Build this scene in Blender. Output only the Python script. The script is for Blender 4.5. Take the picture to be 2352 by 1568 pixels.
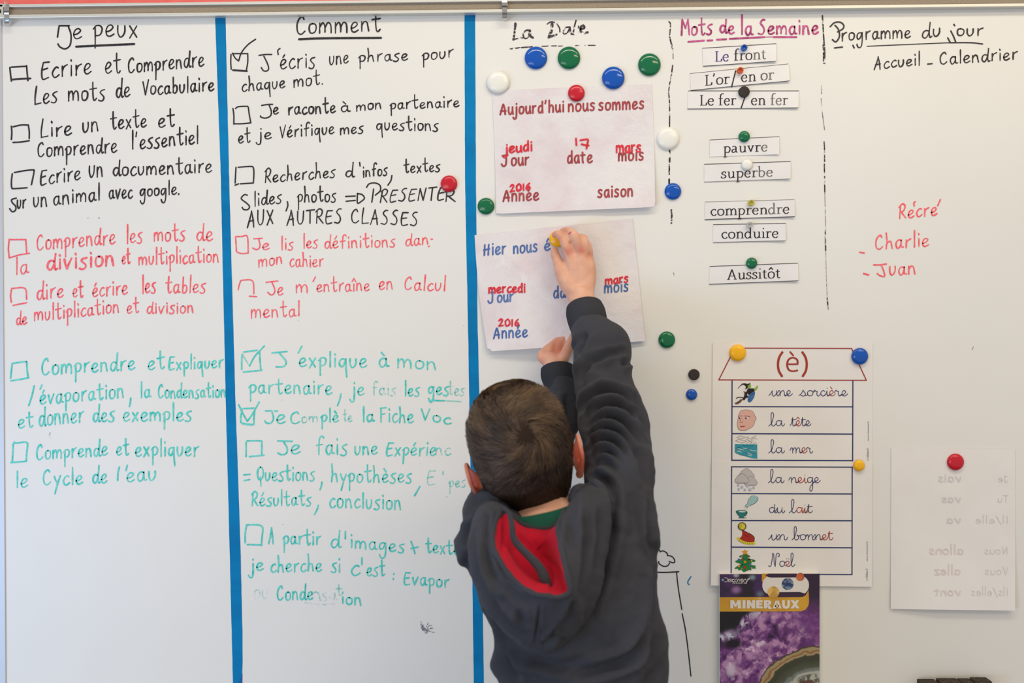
import bpy, bmesh, math, random
import numpy as np
from mathutils import Vector, Matrix, geometry

for _o in list(bpy.data.objects):
    bpy.data.objects.remove(_o, do_unlink=True)
SC = bpy.context.scene
COL = SC.collection
random.seed(7)
RNG = np.random.default_rng(7)
PI = math.pi

# ---------------------------------------------------------------- camera, light, exposure
S = 0.000755            # metres per photo pixel on the board
CZ = 1.30               # camera height
FOCAL = 35.0
D = S*2352*FOCAL/36.0   # camera distance to the board
cam = bpy.data.cameras.new('camera'); cam.lens = FOCAL; cam.sensor_width = 36
cam.dof.use_dof = True; cam.dof.focus_distance = D-0.01; cam.dof.aperture_fstop = 3.2
cam.clip_start = 0.05
camo = bpy.data.objects.new('camera', cam); COL.objects.link(camo)
camo.location = (0, -D, CZ); camo.rotation_euler = (PI/2, 0, 0)
SC.camera = camo

SC.view_settings.view_transform = 'Standard'
SC.view_settings.look = 'None'
SC.view_settings.gamma = 1.0
SC.view_settings.use_curve_mapping = False
SC.view_settings.exposure = 0.0

W = bpy.data.worlds.new('world'); SC.world = W; W.use_nodes = True
bg = W.node_tree.nodes['Background']
bg.inputs[0].default_value = (1.0, 0.975, 0.97, 1); bg.inputs[1].default_value = 0.475

def area(name, loc, aim, size, power, color):
    l = bpy.data.lights.new(name, 'AREA'); l.shape = 'RECTANGLE'
    l.size, l.size_y = size; l.energy = power; l.color = color
    o = bpy.data.objects.new(name, l); COL.objects.link(o)
    o.location = loc
    o.rotation_euler = (Vector(aim)-Vector(loc)).to_track_quat('-Z', 'Y').to_euler()
    return o
WARM = (1.0, 0.90, 0.74)
area('ceiling_light', (0.2, -1.1, 2.75), (0.1, -0.3, 1.2), (2.4, 0.16), 16, (1.0, 0.90, 0.70))
area('ceiling_light', (1.7, -2.2, 2.75), (0.9, 0, 0.8), (1.6, 0.25), 13, (1.0, 0.79, 0.48))
area('window_light', (-2.1, -2.0, 0.55), (0.0, -0.1, 0.35), (1.3, 0.8), 30, (0.36, 0.60, 1.0))
area('window_light', (-1.2, -3.4, 1.0), (-0.3, 0, 0.9), (1.4, 1.0), 16, (1.0, 0.84, 0.58))

# ---------------------------------------------------------------- helpers
def lin(c):
    c = c/255.0
    return c/12.92 if c <= 0.04045 else ((c+0.055)/1.055)**2.4
def rgb(r, g, b): return (lin(r), lin(g), lin(b), 1.0)

def P(px, py, d=0.0):
    """point seen at photo pixel px,py that stands d metres out from the board"""
    f = S*(D-d)/D
    return ((px-1176)*f, -d, CZ-(py-784)*f)
def PV(px, py, d=0.0): return Vector(P(px, py, d))

MATS = {}
def mat(name, color=None, rough=0.5, spec=0.5, metal=0.0, build=None, **kw):
    if name in MATS: return MATS[name]
    m = bpy.data.materials.new(name); m.use_nodes = True
    nt = m.node_tree; b = nt.nodes['Principled BSDF']
    if color is not None: b.inputs['Base Color'].default_value = color
    b.inputs['Roughness'].default_value = rough
    b.inputs['Specular IOR Level'].default_value = spec
    b.inputs['Metallic'].default_value = metal
    for k, v in kw.items(): b.inputs[k.replace('_', ' ')].default_value = v
    if build: build(nt, b)
    MATS[name] = m
    return m
def N(nt, t, **kw):
    n = nt.nodes.new(t)
    for k, v in kw.items():
        if k in n.inputs: n.inputs[k].default_value = v
        else: setattr(n, k, v)
    return n
def noise(nt, scale, detail=3, rough=0.5, stretch=None):
    tc = N(nt, 'ShaderNodeTexCoord'); n = N(nt, 'ShaderNodeTexNoise')
    n.inputs['Scale'].default_value = scale; n.inputs['Detail'].default_value = detail
    n.inputs['Roughness'].default_value = rough
    if stretch:
        mp = N(nt, 'ShaderNodeMapping'); mp.inputs['Scale'].default_value = stretch
        nt.links.new(tc.outputs['Object'], mp.inputs[0]); nt.links.new(mp.outputs[0], n.inputs['Vector'])
    else: nt.links.new(tc.outputs['Object'], n.inputs['Vector'])
    return n
def ramp(nt, src, stops):
    r = N(nt, 'ShaderNodeValToRGB'); e = r.color_ramp.elements
    while len(e) < len(stops): e.new(0.5)
    for q, (p, c) in zip(e, stops): q.position = p; q.color = c
    nt.links.new(src, r.inputs[0]); return r
def bump(nt, b, src, strength, dist=0.001):
    bp = N(nt, 'ShaderNodeBump'); bp.inputs['Strength'].default_value = strength
    bp.inputs['Distance'].default_value = dist
    nt.links.new(src, bp.inputs['Height']); nt.links.new(bp.outputs[0], b.inputs['Normal'])
def noisy(c1, c2, scale, bumpk=0.0, stretch=None, lo=0.35, hi=0.65, bdist=0.001):
    def f(nt, b):
        n = noise(nt, scale, stretch=stretch)
        r = ramp(nt, n.outputs[0], [(lo, c1), (hi, c2)])
        nt.links.new(r.outputs[0], b.inputs['Base Color'])
        if bumpk: bump(nt, b, n.outputs[0], bumpk, bdist)
    return f

def tag(o, label=None, cat=None, group=None, kind=None):
    if label: o['label'] = label
    if cat: o['category'] = cat
    if group: o['group'] = group
    if kind: o['kind'] = kind
    return o
def mesh(name, V, F, mats=None, parent=None, smooth=False, mi=None):
    me = bpy.data.meshes.new(name)
    me.from_pydata([tuple(map(float, v)) for v in V] if not isinstance(V, np.ndarray) else V.tolist(), [], [tuple(map(int, f)) for f in F] if not isinstance(F, np.ndarray) else F.tolist())
    if mats is not None:
        for m in (mats if isinstance(mats, (list, tuple)) else [mats]): me.materials.append(m)
    if mi is not None: me.polygons.foreach_set('material_index', np.array(mi, dtype=np.int32))
    if smooth: me.polygons.foreach_set('use_smooth', np.ones(len(me.polygons), dtype=bool))
    me.update()
    return link(name, me, parent)
def link(name, me, parent=None):
    o = bpy.data.objects.new(name, me); COL.objects.link(o)
    if parent is not None: adopt(o, parent)
    return o
def adopt(o, parent):
    o.parent = parent
    M = Matrix.Translation(parent['_at']) if '_at' in parent else Matrix()
    o.matrix_parent_inverse = M.inverted()
def empty(name, loc, label=None, cat=None, group=None):
    o = bpy.data.objects.new(name, None); COL.objects.link(o)
    o.location = loc; o.empty_display_size = 0.02; o['_at'] = list(loc)
    return tag(o, label, cat, group)
def box(x0, x1, y0, y1, z0, z1):
    V = [(x, y, z) for x in (x0, x1) for y in (y0, y1) for z in (z0, z1)]
    F = [(0, 1, 3, 2), (4, 6, 7, 5), (0, 4, 5, 1), (2, 3, 7, 6), (0, 2, 6, 4), (1, 5, 7, 3)]
    return V, F
def bevel_obj(o, w, seg=2):
    m = o.modifiers.new('bevel', 'BEVEL'); m.width = w; m.segments = seg; m.limit_method = 'ANGLE'
    return o
def pxprism(pts, d0, d1):
    """prism whose outline is given in photo pixels at depth d1, back face at d0 (square behind the front)"""
    n = len(pts)
    A = [P(x, y, d1) for x, y in pts]
    B = [(a[0], -d0, a[2]) for a in A]
    F = [tuple(range(n))[::-1], tuple(range(n, 2*n))] + [(i, (i+1) % n, n+(i+1) % n, n+i) for i in range(n)]
    return A+B, F
def joinVF(parts):
    V = []; F = []
    for v, f in parts:
        k = len(V); V += list(v); F += [tuple(i+k for i in q) for q in f]
    return V, F
def catmull(pts, n=6, closed=False):
    pts = [np.array(p, float) for p in pts]
    if len(pts) < 3 and not closed: return pts
    out = []
    m = len(pts)
    rng = range(m) if closed else range(m-1)
    for i in rng:
        p1 = pts[i]; p2 = pts[(i+1) % m]
        p0 = pts[(i-1) % m] if (closed or i > 0) else 2*p1-p2
        p3 = pts[(i+2) % m] if (closed or i+2 < m) else 2*p2-p1
        for k in range(n):
            t = k/n
            out.append(0.5*((2*p1)+(-p0+p2)*t+(2*p0-5*p1+4*p2-p3)*t*t+(-p0+3*p1-3*p2+p3)*t**3))
    if not closed: out.append(pts[-1])
    return out

# ---------------------------------------------------------------- ribbons (ink and print)
class Ink:
    def __init__(s): s.V = []; s.F = []; s.M = []
    def stroke(s, pts, w, df, nib=None, mi=0, taper=0.0, vary=0.0):
        """pts in photo pixels; w in pixels; df = depth function"""
        pts = [np.array(p, float) for p in pts]
        q = [pts[0]]
        for p in pts[1:]:
            if np.hypot(*(p-q[-1])) > 0.15: q.append(p)
        if len(q) == 1: q.append(q[0]+np.array([0.4, 0.2]))
        n = len(q); k0 = len(s.V); lay = random.random()*0.00008
        for i, p in enumerate(q):
            t = q[min(i+1, n-1)]-q[max(i-1, 0)]; L = np.hypot(*t) or 1; t = t/L
            nn = np.array([-t[1], t[0]])
            ww = w*0.5*(1+vary*math.sin(3.1*i/max(n-1, 1)*PI*.6+k0))
            if nib is not None: ww *= nib+(1-nib)*abs(t[1])**0.8
            if taper: ww *= 1-taper*(i/(n-1))
            for sg in (1, -1):
                a = p+nn*ww*sg; s.V.append(P(a[0], a[1], df(a[0], a[1])+lay))
        for i in range(n-1):
            a = k0+2*i; s.F.append((a, a+1, a+3, a+2)); s.M.append(mi)
        if nib is None:
            for i, sg in ((0, -1), (n-1, 1)):
                p = q[i]; t = q[min(i+1, n-1)]-q[max(i-1, 0)]; t = t/(np.hypot(*t) or 1)
                ww = w*0.5*((1-taper) if (taper and i) else 1)
                ang = math.atan2(t[1]*sg, t[0]*sg); kk = len(s.V)
                for j in range(7):
                    a = ang-PI/2+PI*j/6
                    x = p[0]+math.cos(a)*ww; y = p[1]+math.sin(a)*ww
                    s.V.append(P(x, y, df(x, y)+lay))
                s.F.append(tuple(range(kk, kk+7))); s.M.append(mi)
    def poly(s, pts, df, mi=0, lay=0.0):
        tri = geometry.tessellate_polygon([[Vector((p[0], p[1], 0)) for p in pts]])
        k = len(s.V)
        for p in pts: s.V.append(P(p[0], p[1], df(p[0], p[1])+lay))
        for t in tri: s.F.append((k+t[0], k+t[1], k+t[2])); s.M.append(mi)
    def disc(s, cx, cy, r, df, mi=0, lay=0.0, n=20):
        s.poly([(cx+r*math.cos(2*PI*i/n), cy+r*math.sin(2*PI*i/n)) for i in range(n)], df, mi, lay)
    def build(s, name, mats, parent):
        V = np.array(s.V)
        fl = []
        for f in s.F:   # face every ribbon toward the room
            a, b, c = V[f[0]], V[f[1]], V[f[2]]
            fl.append(f if np.cross(b-a, c-a)[1] < 0 else f[::-1])
        return mesh(name, V, fl, mats, parent, mi=s.M)

def parse(txt):
    G = {}
    for ln in txt.strip().splitlines():
        ln = ln.strip()
        if not ln: continue
        ch, w, body = ln.split(None, 2)
        st = []
        for q in body.split('|'):
            v = [float(a) for a in q.split()]
            st.append(list(zip(v[0::2], v[1::2])))
        G[ch] = (float(w), st)
    return G
HAND = parse('''
a 10 8 9 5 10 2 8 1 4 3 0 6 1 8 6 8 10 | 8 10 8 4 9 1 11 1
b 9 2 20 2 10 2 1 | 2 7 5 10 8 8 8 3 5 0 2 1
c 8 8 9 6 10 3 8 1 4 3 0 6 0 9 2
d 10 8 9 5 10 2 8 1 3 4 0 7 3 9 10 10 20 | 10 20 9 8 9 3 10 0 12 1
e 9 1 4 5 5 8 8 6 10 3 9 1 5 2 1 5 0 9 2
f 9 10 18 8 20 5 18 4 10 4 0 | 1 10 8 11
g 10 9 9 5 10 2 8 1 4 3 1 6 3 8 8 9 10 | 9 10 9 0 8 -8 5 -11 2 -9 1 -6
h 10 1 21 2 10 1 0 | 1 5 4 9 7 9 8 5 9 0
i 3 2 10 2 4 2 0 | 2 15 1.5 16.5
j 5 4 10 4 0 3 -8 0 -9 -2 -6 | 4 15 4 16
k 9 2 20 2 0 | 8 10 2 5 | 3 6 8 0
l 3 2 21 2 10 2 0
m 15 1 10 1 5 1 0 | 1 6 4 10 6 9 7 5 7 1 | 7 5 10 10 13 9 14 5 14 0
n 10 1 10 1 5 1 0 | 1 6 4 10 7 9 8 5 9 0
o 9 5 10 2 9 1 5 2 1 5 0 8 2 9 6 8 9 5 10
p 9 2 9 2 0 2 -10 | 0 7 3 10 7 10 9 7 7 2 2 1
q 10 8 9 5 10 2 8 1 4 3 1 6 2 8 7 | 9 10 9 0 10 -11
r 8 2 10 2 4 2 0 | 2 5 4 9 8 11
s 8 8 11 4 10 2 8 4 6 7 3 6 0 3 -1 0 0
t 9 4 20 4 8 5 1 7 0 9 2 | 0 12 9 13
u 9 1 10 1 4 3 0 6 1 8 5 8 10
v 9 1 10 2 5 4 0 | 4 0 6 5 9 11
x 9 1 10 8 0 | 8 10 1 -1
w 14 1 10 4 0 7 9 10 0 13 10
z 9 1 10 8 10 | 8 10 1 0 | 1 0 8 0
y 9 1 10 3 5 5 2 | 9 10 5 0 2 -10
A 11 0 -1 4 10 6 18 | 6 18 8 8 9 -1 | 2 6 9 7
C 11 9 15 7 18 3 15 1 9 2 2 6 0 10 3
D 10 1 17 1 0 | 1 17 8 14 9 6 5 1 1 0
E 10 10 17 4 17 | 3 17 1 8 2 0 9 1 | 2 9 8 10
F 10 10 18 1 17 | 2 17 2 8 2 0 | 2 9 8 10
I 3 1 17 1 0
J 10 0 17 10 18 | 6 18 8 8 7 1 4 -1 1 1
L 9 3 20 1 8 1 0 | 1 0 9 1
M 13 1 0 2 18 | 2 18 7 8 | 7 8 11 18 | 11 18 13 0
N 11 1 0 2 17 | 2 17 8 0 | 8 0 10 18
P 9 2 17 2 0 | 0 15 5 18 9 15 7 10 2 8
Q 11 6 18 2 15 1 8 4 2 9 4 11 11 9 17 6 18 | 6 5 7 -6
R 10 2 17 1 0 | 0 15 5 19 9 16 7 10 2 8 | 3 9 6 5 10 0
S 10 9 18 6 18 3 14 7 9 8 4 5 0 0 1
T 10 5 17 5 0 | 0 17 11 18
U 10 1 17 1 5 4 0 8 4 9 17
V 10 1 17 5 0 | 5 0 10 19
X 10 1 16 9 0 | 9 16 1 -1
0 9 5 15 1 10 2 1 5 0 9 4 8 12 5 15
1 4 2 16 2 0
2 10 0 12 4 15 8 12 5 5 0 0 | 0 0 5 2 10 0
6 9 7 15 2 9 1 3 4 0 8 3 6 7 2 5
7 10 0 15 9 15 | 9 15 8 8 7 0 | 2 8 11 9
. 3 1 0 1 1
, 3 2 2 0 -5
' 4 2 20 1 15
/ 8 8 18 0 -3
- 6 0 4 6 5
: 4 2 9 2 8 | 2 1 2 0
''')
CARD = dict(HAND); CARD.update(parse('''
a 9 8 9 5 10 2 8 1 4 3 0 6 1 8 6 | 8 10 8 5 9 0
u 9 1 10 1 4 3 0 6 1 8 5 | 8 10 8 5 9 0
n 9 1 10 1 0 | 1 6 4 10 7 9 8 5 8 0
m 14 1 10 1 0 | 1 6 4 10 6 9 7 5 7 0 | 7 6 10 10 12 9 13 5 13 0
d 9 8 8 5 10 2 8 1 3 3 0 6 1 8 5 | 8 16 8 8 8.5 0
h 9 1 17 1 0 | 1 6 4 10 7 9 8 5 8 0
t 8 3 14 3 4 4 0 | 0 10 7 10.5
r 7 1 10 1 0 | 1 6 3 9 6 10
j 4 3 10 3 0 2 -6 -1 -7 -3 -5 | 3 14 3 14.5
i 3 2 10 2 0 | 2 14 2 14.5
s 8 7 9.5 4 10.5 1.5 8.5 3 6 6.5 4 6 1 3 0 0.5 1
A 11 0 0 2 6 5 14 6 14 | 6 14 8 8 9 0 | 1 5 10 5
J 9 1 14 8 14.5 | 6 14 6 5 5 0 2 -1 0 2
H 11 2 14 1 0 | 9 14 8 0 | 0 7 10 8
' 4 2 17 1 13
2 9 1 12 4 15 7 13 5 7 1 0 | 1 0 8 1
6 8 6 14 2 9 1 3 4 0 7 3 5 7 1 5
1 4 2 14 2 0
7 9 0 14 8 14 | 8 14 7 6 6 -1 | 2 8 8 8
'''))
SERIF = parse('''
a 10 8 0.5 7 3 7 8 4.5 10 1.5 9 | 7 5.5 3 5 1 2.5 3 0 7 2 | 7.5 0.3 10 0.3
b 11 2 17 2 0.5 | 0 16.8 2 17 | 2 8 5 10 9 8 9.5 4 6.5 0 2 1
c 9 8.5 8 6 10 2.5 8.5 1 5 3 1 6 0 9 2
d 11.5 8.5 8 5.5 10 2 8 1 4 3.5 0 6.5 0.5 8.5 2.5 | 9 17 9 0.3 | 7 16.8 9 17 | 9 0.3 11.5 0.3
e 10 1 5.5 9 5.5 | 9 5.5 8 9 5 10 2 8 1 4.5 3 1 6 0 9 2
f 8 9 16.5 6.5 17 4 15 3.5 10 3.5 0.3 | 0.5 10 7.5 10 | 1 0.3 7 0.3
i 5 3 9.5 3 0.3 | 0.7 9.7 3 9.7 | 0.5 0.3 5.5 0.3 | 3 14 3 15.6
m 18 3 10 3 0.3 | 0.5 9.7 3 9.7 | 0.5 0.3 5.5 0.3 | 3 7.5 6 10 9 9 9.8 6 9.8 0.3 | 7.5 0.3 12 0.3 | 9.8 7 13 10 15.5 9 16.5 6 16.5 0.3 | 14 0.3 19 0.3
n 12 3 10 3 0.3 | 0.5 9.7 3 9.7 | 0.5 0.3 5.5 0.3 | 3 7.5 6 10 9 9 10 6 10 0.3 | 7.5 0.3 12.5 0.3
o 10.5 5.5 10 2 8.5 1 5 2.3 1.3 5.5 0 9 1.5 10 5 9 8.5 5.5 10
p 11.5 3 10 3 -6.5 | 0.5 9.7 3 9.7 | 0.5 -6.6 6 -6.6 | 3 8 6 10 10 8 10.5 4.5 8 0.5 3 1
r 8.5 3 10 3 0.3 | 0.5 9.7 3 9.7 | 0.5 0.3 6 0.3 | 3 7 5 9.5 8 9.5 8.3 8.5
s 8 7 7.5 6.5 9.5 4 10 1.5 8 3 5.8 6 4.5 7.3 2 4 0 1 0.8 0.8 2.6
t 7.5 3.5 13 3.5 3 5 0.3 7.5 0.8 | 0.5 10 7 10
u 12 3 9.7 3 3 4.5 0.3 7.5 0.5 9.8 3 | 9.8 9.7 9.8 0.3 | 0.7 9.7 3 9.7 | 7.5 9.7 9.8 9.7 | 9.8 0.3 12.3 0.3
v 10.5 1.8 9.7 5.5 0.5 | 5.5 0.5 9 9.7 | 0 9.7 4 9.7 | 7 9.7 11 9.7
L 11 3 14.8 3 0.3 | 0.5 15 5.8 15 | 0.5 0.3 10.3 0.3 | 10.3 0.3 10.7 4
A 15 2 0.3 7.5 15.3 | 7.5 15.3 13 0.3 | 4 5.5 11 5.5 | 0 0.3 4.5 0.3 | 10.5 0.3 15.3 0.3
' 4 2 17 2 15 1 12.5
/ 9 9 17 1 -3
''')
SCRIPT = parse('''
u 13 -3 1 0 4 3 9.5 | 3 9.5 3 3 5 0 8 1 10.5 5 | 11 9.5 11 3 13 0 15 2 16 4
n 14 -1 5 1 9 3 9.5 4 7 4 0 | 4 4 7 9 10 9.5 11.5 6 11.5 2 13.5 0 16 2 17 5
e 11 -2 2 2 1.5 7 5 8 8 5.5 10 2.5 8 2 4 4 0.5 8 0.5 12 4
s 11 -3 1 1 4 4.5 10.5 | 4.5 10.5 6 8 8.5 4.5 7.5 1 3.5 0 0 2 | 8 1 11 1 13 4
o 12 7 9.8 3 9 1 5 3 1 6 0.3 10 2 11 6 9.5 9 7 9.8 | 9.5 9 11.5 7.5 14 8.5
r 11 -1 6 1 9.5 | 1 9.5 2.5 10.5 4 8.5 6.5 8.5 6 5 6.5 1.5 9 0 12 3
c 10 9 8 6.5 10 3 8 2 4.5 4 0.5 7.5 0.3 11 3
i 6 -2 1 1 4 3 9.5 | 3 9.5 3 3 4.5 0 7 1.5 8.5 4 | 3 14 3 14.6
l 8 -3 0 2 6 5 18 4.5 24 2.5 25 1 22 1.2 8 2.5 1.5 5 0 7.5 2 9 4
a 13 10 9 6 10 2.5 8 2 4 4.5 0.5 8 1.5 10.5 6 | 11 9.8 11 3 12.5 0 15 1.5 16 4
t 9 -2 1 1 5 3.5 16 | 3.5 16 3.5 3 5 0.3 8 1 10 4 | 1 12 9.5 12
m 20 -1 5 1 9 3 9.5 4 7 4 0 | 4 4 7 9 9.5 9.5 10.5 6 10.5 0 | 10.5 4 13.5 9 16 9.5 17.5 6 17.5 2 19.5 0 22 2 23 5
g 13 10 9 6 10 2.5 8 2 4 4.5 0.5 8 1.5 10.5 6 | 11 9.8 11 0 11 -10 8.5 -15 6 -13 7 -7 11 -2 16 4
d 13 10 9 6 10 2.5 8 2 4 4.5 0.5 8 1.5 10.5 6 | 11 16 11 3 12.5 0 15 1.5 16 4
b 11 -3 0 2 6 5 18 4.5 24 2.5 25 1 22 1.2 8 2 2 5 0 8.5 2 8.5 7 6.5 9 | 6.5 8 9 7 12 8.5
N 20 -1 2 0 0 3 1 5 8 7 25 | 7 25 9 22 10 8 12 0 | 12 0 13 10 14 22 17 25 20 23 20 19 17.5 19
''')
ACC = {'é': ('e', 'ac'), 'è': ('e', 'gr'), 'ê': ('e', 'ci'), 'à': ('a', 'gr'), 'î': ('i', 'ci'), 'ô': ('o', 'ci'), 'É': ('E', 'AC'), 'ë': ('e', 'tr')}
ACM = {'ac': [[(4, 13), (6.5, 17)]], 'gr': [[(3, 17), (6, 13)]], 'ci': [[(2, 13), (5, 16.5)], [(5, 16.5), (8, 13)]], 'AC': [[(5, 20), (8, 24)]], 'tr': [[(3, 14), (3.2, 14.4)], [(7, 14), (7.2, 14.4)]]}

def layout(font, text, gap):
    x = 0; out = []
    for i, ch in enumerate(text):
        if ch == ' ': x += 7; continue
        acc = None
        base = ch
        if ch in ACC: base, acc = ACC[ch]
        w, st = font[base]
        st = [list(s) for s in st]
        if base == 'i' and acc: st = st[:-1]
        if acc:
            st += [list(s) for s in ACM[acc]] if base != 'i' else [[(a-3, b) for a, b in s] for s in ACM[acc]]
        out.append((i, x, st)); x += w+gap
    return out, x-gap
def word(ink, font, text, x0, y0, x1, y1, xh, w, df, gap=2.0, jit=0.0, xh2=None, slant=0.0, nib=None, mi=0, mis=None, smooth=5, asc=1.0):
    L, tot = layout(font, text, gap)
    sx = (x1-x0)/max(tot, 1); xh2 = xh if xh2 is None else xh2
    for i, gx, st in L:
        j = random.uniform(-jit, jit)*xh; hs = 1+random.uniform(-jit, jit)*0.8
        for s in st:
            pts = []
            for a, b in s:
                u = (gx+a)/max(tot, 1); h = xh+(xh2-xh)*u
                if b > 10: b = 10+(b-10)*asc
                X = x0+(gx+a)*sx+slant*b/10*h
                Y = y0+(y1-y0)*u-b/10*h*hs+j
                if jit: X += random.uniform(-1, 1)*jit*3; Y += random.uniform(-1, 1)*jit*2
                pts.append((X, Y))
            c = catmull(pts, smooth) if len(pts) > 2 else pts
            ink.stroke(c, w*(1+random.uniform(-0.12, 0.12) if jit else 1), df, nib, (mis[i] if mis else mi), vary=.16 if jit else 0)
def words_apart(specs, name, mats, parent, font, w, df, mi_name=None, **kw):
    """every printed or penned word becomes a part of its own"""
    for t in specs:
        ik = Ink(); k = dict(kw)
        word(ik, font, t[0], t[1], t[2], t[3], t[4], t[5], w, df, **k)
        ik.build(name, mats, parent)
def FLAT(d): return lambda x, y: d
# ---------------------------------------------------------------- materials of the setting
def ink_mat(name, c1, c2, alpha=None, scale=160):
    def f(nt, b):
        n = noise(nt, scale, 3, 0.6)
        r = ramp(nt, n.outputs[0], [(0.36, c1), (0.64, c2)])
        nt.links.new(r.outputs[0], b.inputs['Base Color'])
        if alpha:
            n2 = noise(nt, alpha[0], 4, 0.7)
            r2 = ramp(nt, n2.outputs[0], [(alpha[1], (0, 0, 0, 1)), (alpha[2], (1, 1, 1, 1))])
            mx = N(nt, 'ShaderNodeMath', operation='MULTIPLY'); mx.inputs[1].default_value = alpha[3]
            nt.links.new(r2.outputs[0], mx.inputs[0]); nt.links.new(mx.outputs[0], b.inputs['Alpha'])
    return mat(name, None, 0.4, 0.3, build=f)
K_INK = ink_mat('black_marker_ink', rgb(32, 28, 32), rgb(58, 54, 58))
K_WORN = ink_mat('worn_black_marker_ink', rgb(36, 30, 36), rgb(70, 64, 68), (110, 0.42, 0.50, 1.0))
K_FAINT = ink_mat('faint_black_marker_ink', rgb(60, 54, 58), rgb(100, 92, 92), (90, 0.38, 0.62, 0.8))
R_INK = ink_mat('red_marker_ink', rgb(246, 80, 90), rgb(252, 122, 134))
T_INK = ink_mat('teal_marker_ink', rgb(20, 196, 184), rgb(112, 220, 210), scale=110)
T_FADE = ink_mat('faded_teal_marker_ink', rgb(70, 205, 195), rgb(140, 222, 214), (120, 0.34, 0.60, 0.75))
T_GHOST = ink_mat('ghost_teal_marker_ink', rgb(120, 200, 196), rgb(150, 205, 200), (100, 0.42, 0.64, 0.35))
M_INK = ink_mat('magenta_marker_ink', rgb(150, 45, 100), rgb(206, 92, 150), scale=70)
B_INK = ink_mat('blue_marker_ink', rgb(20, 110, 170), rgb(40, 130, 180))
SMUDGE = ink_mat('smudged_ink', rgb(60, 75, 85), rgb(150, 160, 170), (260, 0.38, 0.60, 0.9), scale=300)

def _board(nt, b):
    n = noise(nt, 2.2, 4, 0.6)
    r = ramp(nt, n.outputs[0], [(0.3, rgb(229, 227, 222)), (0.7, rgb(233, 231, 227))])
    nt.links.new(r.outputs[0], b.inputs['Base Color'])
    n2 = noise(nt, 900, 2); bump(nt, b, n2.outputs[0], 0.06, 0.0004)
BOARD = mat('whiteboard_enamel', None, 0.38, 0.35, build=_board)
ALU = mat('satin_aluminium', rgb(214, 212, 204), 0.38, 0.5, metal=0.35)
ALU2 = mat('blue_grey_aluminium', rgb(196, 200, 208), 0.45, 0.5, metal=0.2)
STEEL = mat('bright_steel', rgb(200, 198, 195), 0.22, 0.5, metal=1.0)
CORK = mat('taupe_cork', None, 0.95, 0.1, build=noisy(rgb(140, 126, 110), rgb(166, 152, 134), 700, 0.4))
PINK = mat('pink_paper', None, 0.8, 0.2, build=noisy(rgb(232, 112, 112), rgb(238, 122, 120), 40))
WALL = mat('wall_paint', None, 0.8, 0.2, build=noisy(rgb(215, 205, 190), rgb(222, 212, 198), 20))
FLOOR = mat('grey_carpet', None, 0.95, 0.1, build=noisy(rgb(110, 108, 106), rgb(132, 130, 126), 300, 0.3))
SCREW = mat('dark_screw', rgb(70, 68, 66), 0.4, 0.5, metal=0.8)

# room
o = mesh('wall_back', *box(-2.2, 2.2, 0.03, 0.13, 0, 2.7), WALL); tag(o, kind='structure')
o = mesh('floor', *box(-2.2, 2.2, -2.0, 0.13, -0.05, 0.0), FLOOR); tag(o, kind='structure')
o = mesh('baseboard_back', *box(-2.2, 2.2, 0.015, 0.03, 0.0, 0.1), ALU); tag(o, kind='structure')
ztop = P(0, 17)[2]
wb = empty('whiteboard', P(1176, 1700, 0), 'large white enamel board covered in marker handwriting, framed in aluminium', 'whiteboard')
lx = lambda py: 4+(py-60)*0.0066
V, F = pxprism([(lx(42), 42.5), (2900, 9.0), (2900, 1690), (lx(1690), 1690)], -0.012, 0.0)
mesh('panel', V, F, BOARD, wb)
# left frame of the board: flat blue-grey profile with a thin seam
V, F = pxprism([(-26+lx(44)-4, 44), (lx(44)-0.8, 43.5), (lx(1700)-0.8, 1700), (-30+lx(1700)-4, 1700)], -0.03, 0.0025)
bevel_obj(mesh('frame_side', V, F, ALU2, wb), 0.0008)
V, F = pxprism([(-60, 1690), (2900, 1690), (2900, 1722), (-60, 1722)], -0.03, 0.004)
bevel_obj(mesh('frame_bottom', V, F, ALU, wb), 0.0008)
# marker tray below the picture
trV, trF = joinVF([box(P(-60, 0)[0], P(2900, 0)[0], -0.075, 0.03, P(0, 1728)[2], P(0, 1722)[2]), box(P(-60, 0)[0], P(2900, 0)[0], -0.078, -0.074, P(0, 1728)[2], P(0, 1708)[2])])
tray = mesh('marker_tray', trV, trF, ALU, wb)
# pink paper above
V, F = pxprism([(-200, -260), (2900, -260), (2900, 10), (-200, 30)], -0.0295, -0.024)
tag(mesh('bulletin_paper', V, F, PINK), 'salmon pink paper strip on the wall above the rail', 'paper')

# map rail: two aluminium lips with a cork insert, running slightly uphill to the right
def yl(base, px): return base-26.5*px/2352.0-0.0
rail = empty('map_rail', P(1176, 34, 0.0), 'long aluminium display rail with taupe cork insert above the whiteboard', 'rail')
def railbar(name, ya, yb, d0, d1, m, x0=-60, x1=2900):
    V, F = pxprism([(x0, yl(ya, x0)), (x1, yl(ya, x1)), (x1, yl(yb, x1)), (x0, yl(yb, x0))], d0, d1)
    return mesh(name, V, F, m, rail)
bevel_obj(railbar('upper_lip', 9.5, 16.2, -0.02, 0.0135, ALU), 0.001)
railbar('cork_insert', 16.2, 33.5, -0.02, 0.0085, CORK)
bevel_obj(railbar('lower_lip', 33.5, 41.2, -0.02, 0.0140, ALU), 0.001)

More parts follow.
